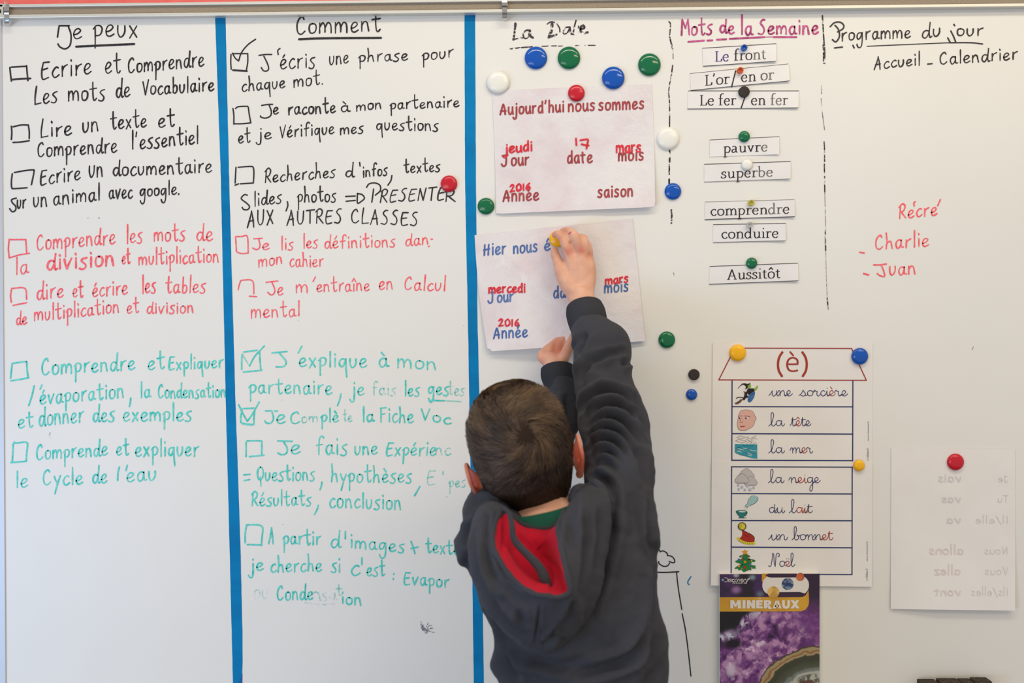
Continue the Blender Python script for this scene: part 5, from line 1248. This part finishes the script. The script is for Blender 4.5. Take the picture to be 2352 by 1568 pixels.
def surf_no(p):
    w_, f_, b_ = skull(p[:, 2]); rr = np.where(p[:, 1] > 0, f_, b_); n = np.stack([p[:, 0]/w_**2, p[:, 1]/rr**2, p[:, 2]/.092**2*np.ones(len(p))], -1)
    n[:, 2] = np.where(p[:, 2] < -.02, n[:, 2]*.6, n[:, 2])
    return n/np.linalg.norm(n, axis=1)[:, None]
def hashn(p, sc, seed):
    q = np.floor(p*sc).astype(np.int64); h = (q[:, 0]*73856093 ^ q[:, 1]*19349663 ^ q[:, 2]*83492791 ^ seed*2654435761) & 0xffffff
    return (h % 10007)/10007.0
n0 = surf_no(root); away = root-whorl; dist = np.linalg.norm(away, axis=1); away /= dist[:, None]+1e-6
tan = away-n0*np.sum(away*n0, 1)[:, None]; tan /= np.linalg.norm(tan, axis=1)[:, None]+1e-6
side = np.cross(n0, tan)
sw = np.radians(-66)*np.exp(-dist/.055)-np.radians(14)+RNG.normal(0, .07, NS)+(hashn(root, 120, 1)-.5)*.40
flow = tan*np.cos(sw)[:, None]+side*np.sin(sw)[:, None]
down = -np.clip((-.01-root[:, 2])/.06, 0, 1)[:, None]*np.array([0, 0, 1.0])*.9; flow = flow+down; flow -= n0*np.sum(flow*n0, 1)[:, None]; flow /= np.linalg.norm(flow, axis=1)[:, None]
bx_ = np.cross(wd, np.array([0, 0, 1.0])); bx_ /= np.linalg.norm(bx_); by_ = np.cross(wd, bx_)
psi = np.arctan2((root-whorl) @ by_, (root-whorl) @ bx_)-1.5*np.exp(-dist/.055)*1.2+.28*np.log(dist+.004)
streak_ = .6*fbm(np.mod(psi*15/(2*PI)+7.5, 15.0), dist/.028, 81, 2)+.4*fbm(np.mod(psi*40/(2*PI)+20, 40.0), dist/.020, 82, 2)
length = np.interp(root[:, 2], [-.10, -.05, 0, .03], [.006, .009, .017, .024])*RNG.uniform(.75, 1.2, NS)
lift = np.interp(root[:, 2], [-.10, -.04, .02, .05], [.08, .12, .17, .20])*RNG.uniform(.75, 1.25, NS)+(hashn(root, 100, 5)-.5)*.10
lift = lift*np.clip(.35+1.3*streak_, .4, 1.6)*np.clip(dist/.03, .3, 1)
K = 5; Pn = np.zeros((NS, K, 3)); Pn[:, 0] = root; cur = root.copy(); h = np.zeros(NS)
for i in range(1, K):
    st = length/(K-1); cur = cur+flow*st[:, None]
    w_, f_, b_ = skull(cur[:, 2]); rr = np.where(cur[:, 1] > 0, f_, b_)
    rho = np.hypot(cur[:, 0]/.0705, cur[:, 1]/np.where(cur[:, 1] > 0, .087, .089))
    zt_ = np.interp(rho, HT[:8, 1]/.0705, HT[:8, 0]); topm = (cur[:, 2] > .055) & (rho < .93)
    cur[:, 2] = np.where(topm, zt_, cur[:, 2]); w_, f_, b_ = skull(cur[:, 2]); rr = np.where(cur[:, 1] > 0, f_, b_)
    e = np.sqrt((cur[:, 0]/(w_+.002))**2+(cur[:, 1]/(rr+.002))**2); near = ~topm
    q = cur.copy(); sc_ = np.where(near, 1/np.maximum(e, .05), 1.0); q[:, 0] *= sc_; q[:, 1] *= sc_; cur = q
    nn = surf_no(cur); flow = flow-nn*np.sum(flow*nn, 1)[:, None]; flow /= np.linalg.norm(flow, axis=1)[:, None]+1e-9
    h = h+st*lift*np.interp(i, [0, 2, 4], [1.2, .8, .3]); Pn[:, i] = cur+nn*(h*1.35)[:, None]
rot = np.array(HM); Pw = (Pn @ rot.T)*HS+np.array(HC)
tg = np.gradient(Pw, axis=1); nw = n0 @ rot.T; sd = np.cross(tg, nw[:, None, :]+RNG.normal(0, .3, (NS, 1, 3))); sd /= np.linalg.norm(sd, axis=2)[..., None]+1e-9
wdt = np.array([.00034, .00036, .00032, .00022, .00006])[None, :, None]*RNG.uniform(.8, 1.3, (NS, 1, 1))
Vs = np.stack([Pw-sd*wdt, Pw+sd*wdt], 2).reshape(-1, 3)
b0 = np.arange(NS)[:, None]*(2*K)+np.arange(K-1)[None]*2
Fs = np.stack([b0, b0+1, b0+3, b0+2], -1).reshape(-1, 4)
me = bpy.data.meshes.new('strands'); me.from_pydata(Vs.tolist(), [], Fs.tolist()); me.materials.append(HAIR)
tone = np.clip(.36+1.15*(streak_-.5)+.18*(hashn(root, 90, 9)-.5)+RNG.normal(0, .10, NS)+.36*np.clip((root[:, 2]-.01)/.08, -.8, 1), 0, 1)  # last term paints warm highlights into the crown and darkens the lower hair
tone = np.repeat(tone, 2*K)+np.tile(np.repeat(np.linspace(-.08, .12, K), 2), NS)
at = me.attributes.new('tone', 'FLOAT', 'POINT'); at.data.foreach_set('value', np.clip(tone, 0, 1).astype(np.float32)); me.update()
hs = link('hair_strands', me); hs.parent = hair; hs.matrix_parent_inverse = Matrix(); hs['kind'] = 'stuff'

# --- hoodie: trunk and sleeves grown into one surface, then folded
def oring(y, xl, xr, dc, hd, n=64, sq=2.3):
    f = S*(D-dc)/D; cx = ((xl+xr)/2-1176)*f; hw = (xr-xl)/2*f; z = CZ-(y-784)*f; out = []
    for k in range(n):
        a = 2*PI*k/n; c, s = math.cos(a), math.sin(a)
        out.append((cx+hw*math.copysign(abs(c)**(2/sq), c), -dc-hd*math.copysign(abs(s)**(2/sq), s), z))
    return out
tr = [oring(*r) for r in ((1186, 1150, 1400, .345, .030), (1190, 1128, 1436, .340, .046), (1198, 1110, 1456, .337, .062), (1208, 1090, 1476, .335, .074), (1222, 1074, 1496, .335, .084), (1262, 1068, 1505, .335, .094), (1310, 1071, 1510, .335, .099), (1370, 1094, 1517, .335, .102), (1420, 1112, 1524, .334, .102),
      (1480, 1130, 1529, .333, .100), (1540, 1146, 1530, .332, .098), (1600, 1156, 1529, .331, .098), (1680, 1160, 1530, .33, .10), (1760, 1160, 1532, .33, .102), (1800, 1166, 1528, .33, .098))]
slR = tube([bz(1353, 752, .094), bz(1366, 775, .115), bz(1383, 802, .132), bz(1383, 838, .158), bz(1388, 880, .182), bz(1400, 930, .208), bz(1411, 985, .234), bz(1416, 1040, .262), bz(1422, 1095, .288), bz(1424, 1150, .310), bz(1410, 1215, .335)],
           [(.030, .028), (.039, .036), (.0465, .042), (.0440, .042), (.0450, .044), (.0485, .047), (.052, .050), (.051, .052), (.051, .054), (.050, .056), (.058, .062)], 36)
slL = tube([bz(1288, 893, .094), bz(1289, 930, .115), bz(1283, 975, .140), bz(1262, 1030, .170), bz(1225, 1085, .205), bz(1175, 1135, .250), bz(1135, 1180, .300), bz(1128, 1235, .335)],
           [(.0245, .024), (.027, .027), (.030, .031), (.036, .038), (.041, .044), (.043, .050), (.044, .054), (.045, .060)], 36)
shR = tube([bz(1336, 1142, .352), bz(1366, 1152, .350), bz(1410, 1180, .345), bz(1420, 1230, .34)], [.020, .030, .046, .06], 24)
shL = tube([bz(1150, 1172, .350), bz(1122, 1190, .345), bz(1120, 1240, .34)], [.016, .030, .05], 24)
hoodie_me = remeshed([loft(tr), slR, slL, shR, shL], .0032, 6, .5)
co = get_co(hoodie_me); no = get_no(hoodie_me)
FOLDS = [  # right sleeve, from the cuff down to the shoulder
    ('1345 764 1338 785 1326 812', 6, 4.5), ('1363 792 1395 786 1430 800', 9, 1.6), ('1338 858 1350 836 1374 822 1405 812 1438 808', 6, 4.0), ('1446 826 1438 833 1424 838', 5, 4),
    ('1330 880 1340 856 1356 838', 7, 4), ('1395 838 1410 860 1440 880', 12, 2.5),
    ('1337 952 1348 926 1366 908 1388 899 1412 898 1438 910 1456 932', 6.5, 6), ('1340 984 1352 960 1370 943 1394 933 1420 934 1444 946 1462 966', 6.0, 5),
    ('1344 1004 1356 978 1378 963 1402 960 1430 970 1452 992 1470 1022', 6.0, 5.5), ('1348 1020 1358 998 1380 986 1404 986 1430 998 1450 1024 1464 1052', 5.5, 5),
    ('1351 1040 1364 1020 1386 1011 1408 1013 1430 1030 1446 1056', 5.5, 5), ('1356 1060 1370 1042 1392 1034 1412 1042 1430 1064', 5.5, 4.2), ('1350 1078 1372 1062 1396 1060 1418 1078', 6, 3),
    ('1458 905 1474 955 1484 1000', 6, 3), ('1464 1030 1478 1075 1488 1120', 8, 3),
    # shoulder and back
    ('1332 1112 1350 1122 1362 1150', 7, 5, .3), ('1322 1128 1342 1146 1358 1150', 6, 5, .3), ('1362 1092 1392 1104 1408 1126 1412 1170', 7, 4.5), ('1376 1140 1374 1200', 7, 2),
    ('1406 1149 1401 1240 1378 1337 1352 1420', 9, 3.5), ('1436 1130 1450 1180 1452 1240', 11, 2), ('1489 1149 1488 1206 1500 1270', 6, 3.5), ('1452 1130 1462 1170 1466 1230', 9, 2.2),
    ('1509 1300 1509 1391 1488 1462 1444 1512 1385 1534 1312 1550', 9, 6), ('1528 1380 1512 1462 1470 1545', 8, 5), ('1520 1460 1500 1530 1480 1600', 10, 3),
    ('1107 1400 1128 1460 1160 1520 1190 1580', 7, 6), ('1125 1440 1150 1500 1200 1545 1290 1570', 9, 4), ('1150 1490 1200 1512 1270 1528 1350 1520', 10, 3.5), ('1160 1540 1240 1585 1360 1600', 10, 4),
    # left shoulder and arm
    ('1080 1172 1102 1152 1140 1144', 5, 4), ('1072 1196 1096 1172 1132 1160 1150 1160', 5, 4), ('1068 1222 1092 1196 1128 1178', 5.5, 4), ('1064 1250 1080 1216 1104 1194', 6, 3.5), ('1074 1260 1078 1330 1104 1400', 7, 3.5),
    ('1300 905 1306 950 1310 1000', 6, 4, .05), ('1286 930 1292 980 1284 1020', 6, 3.5, .05)]
co = sculpt(co, no, [(f[0], f[1]*1.3, f[2]*2.9)+tuple(f[3:]) for f in FOLDS])
def soften(me, co, it=2, k=.5):
    e = np.empty(len(me.edges)*2, dtype=np.int32); me.edges.foreach_get('vertices', e); e = e.reshape(-1, 2); n_ = len(co)
    deg = np.bincount(e.ravel(), minlength=n_)[:, None]
    for _ in range(it):
        s_ = np.zeros_like(co)
        for ax in range(3): s_[:, ax] = np.bincount(e[:, 0], co[e[:, 1], ax], n_)+np.bincount(e[:, 1], co[e[:, 0], ax], n_)
        co = co*(1-k)+s_/np.maximum(deg, 1)*k
    return co
co = soften(hoodie_me, co, 2)
# broad soft unevenness of thick fleece
px_, py_ = to_px(co)
co = co+no*((fbm(px_/46+10, py_/60+10, 61, 3)-.5)*.0075)[:, None]
set_co(hoodie_me, co)
no = get_no(hoodie_me)
# seams: thin stitched grooves
co = sculpt(co, no, [('1480 1196 1496 1205 1509 1226', 1.8, 1.6), ('1064 1216 1078 1224 1100 1226', 1.8, 1.4), ('1262 896 1290 893 1302 898 1309 915 1312 980', 1.8, 1.4, .05), ('1312 924 1332 928', 1.6, 1.4, .05)])
set_co(hoodie_me, co)
hoodie_me.materials.clear(); hoodie_me.materials.append(HOOD); hoodie_me.polygons.foreach_set('use_smooth', np.ones(len(hoodie_me.polygons), dtype=bool))
hd = link('hoodie', hoodie_me, boy); hd['label'] = 'charcoal fleece hoodie with bunched sleeves'
def sub(name, V, F, m, parent, smooth=True, label=None):
    o = mesh(name, V, F, m, None, smooth); o.parent = parent
    o.matrix_parent_inverse = Matrix.Translation(boy['_at']).inverted() if parent == boy else Matrix()
    if label: o['label'] = label
    return o
# ribbed cuffs with a visible opening
def cuff(path, radii, flat, tilt=0.0):
    n = 192; V = []; F = []; rings = []
    pp = catmull([tuple(bz(*p))+r for p, r in zip(path, radii)], 6)
    for i, q in enumerate(pp):
        a_ = Vector(pp[max(i-1, 0)][:3]); b_ = Vector(pp[min(i+1, len(pp)-1)][:3]); t = (b_-a_).normalized()
        v = Vector(flat)-t*Vector(flat).dot(t); v.normalize(); u = t.cross(v).normalized(); rings.append((Vector(q[:3]), t, u, v, q[3], q[4]))
    c, t, u, v, ra, rb = rings[0]
    seq = [(c+t*.020, u, v, ra-.0045, rb-.0045, 0), (c+t*.006, u, v, ra-.004, rb-.004, 0), (c+t*.0005, u, v, ra-.0028, rb-.0028, 0), (c-t*.0008, u, v, ra-.0012, rb-.0012, 1)]
    seq += [(c_2, u_, v_, a2, b2, 1) for c_2, t_, u_, v_, a2, b2 in rings]
    for c_2, u_, v_, a2, b2, rb_ in seq:
        for k_ in range(n):
            a1 = 2*PI*k_/n; w_ = .00028*rb_*(1 if k_ % 2 else -1); V.append(tuple(c_2+u_*(a2+w_)*math.cos(a1)+v_*(b2+w_)*math.sin(a1)))
    for i in range(len(seq)-1):
        for k_ in range(n): F.append((i*n+k_, i*n+(k_+1) % n, (i+1)*n+(k_+1) % n, (i+1)*n+k_))
    return V, F
V, F = cuff([(1342, 704, .066), (1345, 718, .074), (1350, 738, .086), (1356, 760, .100), (1362, 772, .108)], [(.0300, .026), (.0325, .028), (.0320, .0285), (.0300, .028), (.0290, .027)], (0, 1, 0))
sub('cuff', V, F, RIB, hd)
V, F = cuff([(1280, 846, .066), (1282, 862, .074), (1286, 885, .088), (1288, 902, .100)], [(.0275, .022), (.0285, .024), (.0250, .024), (.0240, .0235)], (0, 1, 0))
sub('cuff', V, F, RIB, hd)
# hood hanging open on the back
rim = [(1262, 1212, .398), (1225, 1212, .400), (1192, 1200, .402), (1162, 1174, .408), (1141, 1190, .430), (1131, 1228, .452), (1136, 1264, .468), (1150, 1290, .480), (1168, 1318, .492), (1198, 1347, .503), (1228, 1364, .508), (1255, 1368, .510), (1280, 1372, .510), (1304, 1364, .508),
       (1310, 1350, .506), (1301, 1312, .496), (1292, 1270, .480), (1284, 1232, .462), (1282, 1208, .444), (1290, 1188, .424), (1299, 1172, .404), (1286, 1196, .398)]
mid_ = [(1262, 1202, .385), (1225, 1202, .386), (1186, 1186, .388), (1146, 1156, .395), (1112, 1185, .420), (1096, 1235, .446), (1094, 1300, .460), (1108, 1345, .472), (1128, 1384, .482), (1163, 1430, .482), (1198, 1460, .482), (1237, 1478, .482), (1276, 1470, .482), (1314, 1438, .480),
       (1342, 1392, .476), (1354, 1330, .470), (1358, 1270, .460), (1340, 1215, .450), (1338, 1170, .434), (1334, 1146, .412), (1322, 1136, .392), (1292, 1184, .384)]
out_ = [(1262, 1196, .365), (1225, 1196, .366), (1180, 1174, .366), (1128, 1150, .367), (1092, 1182, .380), (1077, 1240, .405), (1084, 1310, .418), (1100, 1360, .422), (1122, 1408, .424), (1160, 1452, .426), (1196, 1480, .428), (1238, 1498, .428), (1285, 1488, .428), (1330, 1450, .428),
       (1362, 1400, .428), (1384, 1330, .426), (1396, 1260, .420), (1404, 1200, .410), (1402, 1150, .395), (1388, 1122, .372), (1352, 1112, .350), (1302, 1172, .355)]
nU = 132
def ringcat(r): return np.array(catmull([bz(*p) for p in r], 6, True))
Rm, Mi, Ou = ringcat(rim), ringcat(mid_), ringcat(out_)
rows = []
Rb = Rm+(Mi-Rm)*.10; Rb[:, 1] -= .004
for t in np.linspace(0, 1, 26):
    # Bezier-like sweep rim -> mid -> outer, meeting the back softly
    q = Rm*(1-t)**2*1.0+2*t*(1-t)*(2*Mi-.5*(Rm+Ou))+Ou*t*t
    rows.append(q)
tuck = Ou.copy(); tuck[:, 1] += .02; rows.append(tuck)
Vo = np.concatenate(rows); nR = len(rows)
Fo = [(i*nU+k_, i*nU+(k_+1) % nU, (i+1)*nU+(k_+1) % nU, (i+1)*nU+k_) for i in range(nR-1) for k_ in range(nU)]
o = sub('hood', Vo, Fo, HOOD, hd)
sbd = o.modifiers.new('s', 'SUBSURF'); sbd.levels = 1; sbd.render_levels = 1
dg = bpy.context.evaluated_depsgraph_get(); dg.update(); hm_ = bpy.data.meshes.new_from_object(o.evaluated_get(dg)); o.modifiers.clear(); o.data = hm_
bmx = bmesh.new(); bmx.from_mesh(hm_); bmesh.ops.recalc_face_normals(bmx, faces=bmx.faces); bmx.to_mesh(hm_); bmx.free()
co = get_co(hm_); no = get_no(hm_)
if np.mean(no[:, 1]) > 0: hm_.flip_normals(); no = get_no(hm_)
HF = [('1108 1190 1112 1240 1124 1300 1150 1360', 6, 3.4), ('1092 1215 1092 1290 1112 1350 1150 1410 1200 1450 1236 1462', 6, 4), ('1120 1170 1118 1210 1122 1250', 5, 3), ('1240 1385 1237 1410 1232 1450 1228 1476', 2.6, 2.6), ('1246 1380 1243 1412 1240 1452', 2.0, 1.4),
     ('1278 1458 1262 1470 1246 1478', 5, 6), ('1284 1440 1264 1456 1250 1462', 3.5, 3), ('1320 1380 1310 1420 1284 1455', 8, 4), ('1346 1150 1348 1230 1342 1310 1332 1370 1310 1410', 7, 4.2), ('1322 1140 1310 1200 1312 1260', 8, 2.6), ('1375 1170 1372 1250 1358 1340 1334 1420', 7, 3.5),
     ('1190 1400 1200 1425 1215 1440', 8, 2.5), ('1152 1300 1160 1340 1190 1372 1225 1392', 8, 1.8)]
co = sculpt(co, no, [(q[0], q[1]*1.2, q[2]*1.7) for q in HF])
px_, py_ = to_px(co); co = co+no*((fbm(px_/30, py_/30, 71, 3)-.5)*.005)[:, None]; set_co(hm_, co)
hm_.polygons.foreach_set('use_smooth', np.ones(len(hm_.polygons), dtype=bool)); hood_o = o
# lining: a pocket pushed in from the rim
rows = []; cen = np.array(bz(1232, 1262, .424)); back = {}
for t in np.linspace(0, 1, 18):
    q = Rm*(1-t)+cen*t; far = -np.clip(-Rm[:, 1]-.424, 0, 1)
    q[:, 1] = Rm[:, 1]*(1-t)**2.6+cen[1]*(1-(1-t)**2.6); rows.append(q)
Vl = np.concatenate(rows); Fl = [(i*nU+k_, i*nU+(k_+1) % nU, (i+1)*nU+(k_+1) % nU, (i+1)*nU+k_) for i in range(17) for k_ in range(nU)]
lo = sub('hood_lining', Vl, Fl, LIN, hd, label='bright red inner lining of the hood')
bmx = bmesh.new(); bmx.from_mesh(lo.data); bmesh.ops.recalc_face_normals(bmx, faces=bmx.faces); bmx.to_mesh(lo.data); bmx.free()
co = get_co(lo.data); no = get_no(lo.data)
if np.mean(no[:, 1]) > 0: lo.data.flip_normals(); no = get_no(lo.data)
co = sculpt(co, no, [('1160 1190 1156 1240 1150 1280', 5, 5), ('1262 1300 1268 1330 1262 1360', 4, 5), ('1175 1260 1200 1300 1240 1340', 10, 4), ('1278 1290 1290 1330 1296 1356', 4, 3), ('1200 1230 1230 1250 1262 1262', 12, 2)])
set_co(lo.data, co)
# thick hem around the opening and the loose edge that crosses it
hem = [tuple(p) for p in Rm[::2]]
def closed_tube(pl, r, n=10):
    V = []; F = []; m = len(pl); pl = [Vector(p) for p in pl]
    for i, p in enumerate(pl):
        t = (pl[(i+1) % m]-pl[i-1]).normalized(); v = Vector((0, 1, 0))-t*t.y; v.normalize(); u = t.cross(v); rr = r*(1+.22*math.sin(i*1.9)*math.sin(i*.6))
        for k_ in range(n): a1 = 2*PI*k_/n; V.append(tuple(p+u*rr*math.cos(a1)+v*rr*math.sin(a1)))
    for i in range(m):
        for k_ in range(n): F.append((i*n+k_, i*n+(k_+1) % n, ((i+1) % m)*n+(k_+1) % n, ((i+1) % m)*n+k_))
    return V, F
V, F = closed_tube(hem, .0036); sub('hood_hem', V, F, HOOD, hd)
V, F = tube([bz(1158, 1166, .420), bz(1170, 1180, .436), (bz(1176, 1205, .446)), bz(1178, 1228, .448), bz(1186, 1246, .450), bz(1206, 1268, .456), bz(1226, 1288, .464), bz(1242, 1308, .470), bz(1252, 1330, .474), bz(1262, 1345, .474)],
            [(.0028, .0022), (.0032, .0024), (.0038, .0024), (.0042, .0025), (.0048, .0026), (.0050, .0028), (.0056, .0028), (.0062, .003), (.0066, .003), (.004, .003)], 12)
sub('hood_edge_strip', V, F, HOOD, hd)
# green shirt collar hugging the nape
cr_ = []
for dz, rr in ((.004, .0475), (.0, .0500), (-.012, .0525), (-.026, .0560), (-.040, .060)):
    ring_ = []
    for k_ in range(48):
        a1 = 2*PI*k_/48; c0 = PV(1238, 1180, .352); ring_.append((c0.x+rr*1.02*math.cos(a1)+.0*dz, c0.y-rr*math.sin(a1)*.93, c0.z+dz+.004+math.cos(a1)*.010))
    cr_.append(ring_)
V, F = loft(cr_, cap=False); sub('shirt_collar', V, F, COLLAR, boy)
# bottom band, trousers and shoes, out of the picture below
bandr = [oring(y, xl, xr, .33, h_) for y, xl, xr, h_ in ((1792, 1164, 1530, .100), (1800, 1162, 1532, .103), (1850, 1168, 1526, .101), (1858, 1172, 1522, .096))]
V, F = loft(bandr); sub('hem_band', V, F, RIB, hd)
hipz = PV(1300, 1800, .33).z; cxh = PV(1345, 1800, .33).x
leg = []
for s in (-1, 1):
    leg.append(tube([(cxh+s*.045, -.33, hipz-.01), (cxh+s*.062, -.335, hipz*.62), (cxh+s*.070, -.34, hipz*.40), (cxh+s*.078, -.345, .075)], [(.072, .080), (.062, .066), (.054, .056), (.050, .052)], 24))
me_ = remeshed(leg+[ellipsoid((cxh, -.33, hipz-.02), (.11, .095, .08))], .006, 4)
me_.materials.clear(); me_.materials.append(JEAN); me_.polygons.foreach_set('use_smooth', np.ones(len(me_.polygons), dtype=bool)); link('trousers', me_, boy)
for s in (-1, 1):
    x = cxh+s*.080
    me_ = remeshed([tube([(x, -.40, .045), (x, -.35, .055), (x, -.28, .045), (x+s*.004, -.225, .038)], [(.034, .034), (.038, .045), (.040, .034), (.036, .026)], 20, flat=(0, 0, 1)), tube([(x, -.36, .06), (x, -.36, .10)], [.038, .040], 18)], .005, 3)
    me_.materials.clear(); me_.materials.append(SHOE); me_.polygons.foreach_set('use_smooth', np.ones(len(me_.polygons), dtype=bool)); so = link('shoe', me_, boy)
    rr_ = [[(x+.043*math.cos(a1), -.315+.125*math.sin(a1), z_) for a1 in np.linspace(0, 2*PI, 28, endpoint=False)] for z_ in (.0, .022)]
    V, F = loft(rr_); sub('sole', V, F, SOLE, so, False)
# pen mark on the middle finger
# (small triangle of red ink laid on the skin)
from mathutils.bvhtree import BVHTree
bvh = BVHTree.FromPolygons([v.co[:] for v in body_me.vertices], [p.vertices[:] for p in body_me.polygons])
def on_skin(x, y):
    o_ = Vector((0, -D, CZ)); t_ = PV(x, y, 0); dr = (t_-o_).normalized(); hit = bvh.ray_cast(o_, dr)
    return (hit[0]-dr*.0005) if hit[0] else PV(x, y, .06)
tri = [(1305, 536), (1313, 530.5), (1309, 540), (1307, 539)]
tl = [(tri[0][0]*(1-u_)+tri[1][0]*u_, tri[0][1]*(1-u_)+tri[1][1]*u_) for u_ in np.linspace(0, 1, 6)]; bl = [(1308, 540)]*6
bl = [(1306.5+2.2*u_+4.0*u_*u_, 538.5+2*u_-8.5*u_*u_) for u_ in np.linspace(0, 1, 6)]
Vt = [on_skin(*p) for p in tl]+[on_skin(*p) for p in bl]; sub('ink_mark', Vt, [(i, i+1, i+7, i+6) for i in range(5)], mat('ink_on_skin', rgb(214, 60, 78), .5), bo, label='small red pen mark on the middle finger')
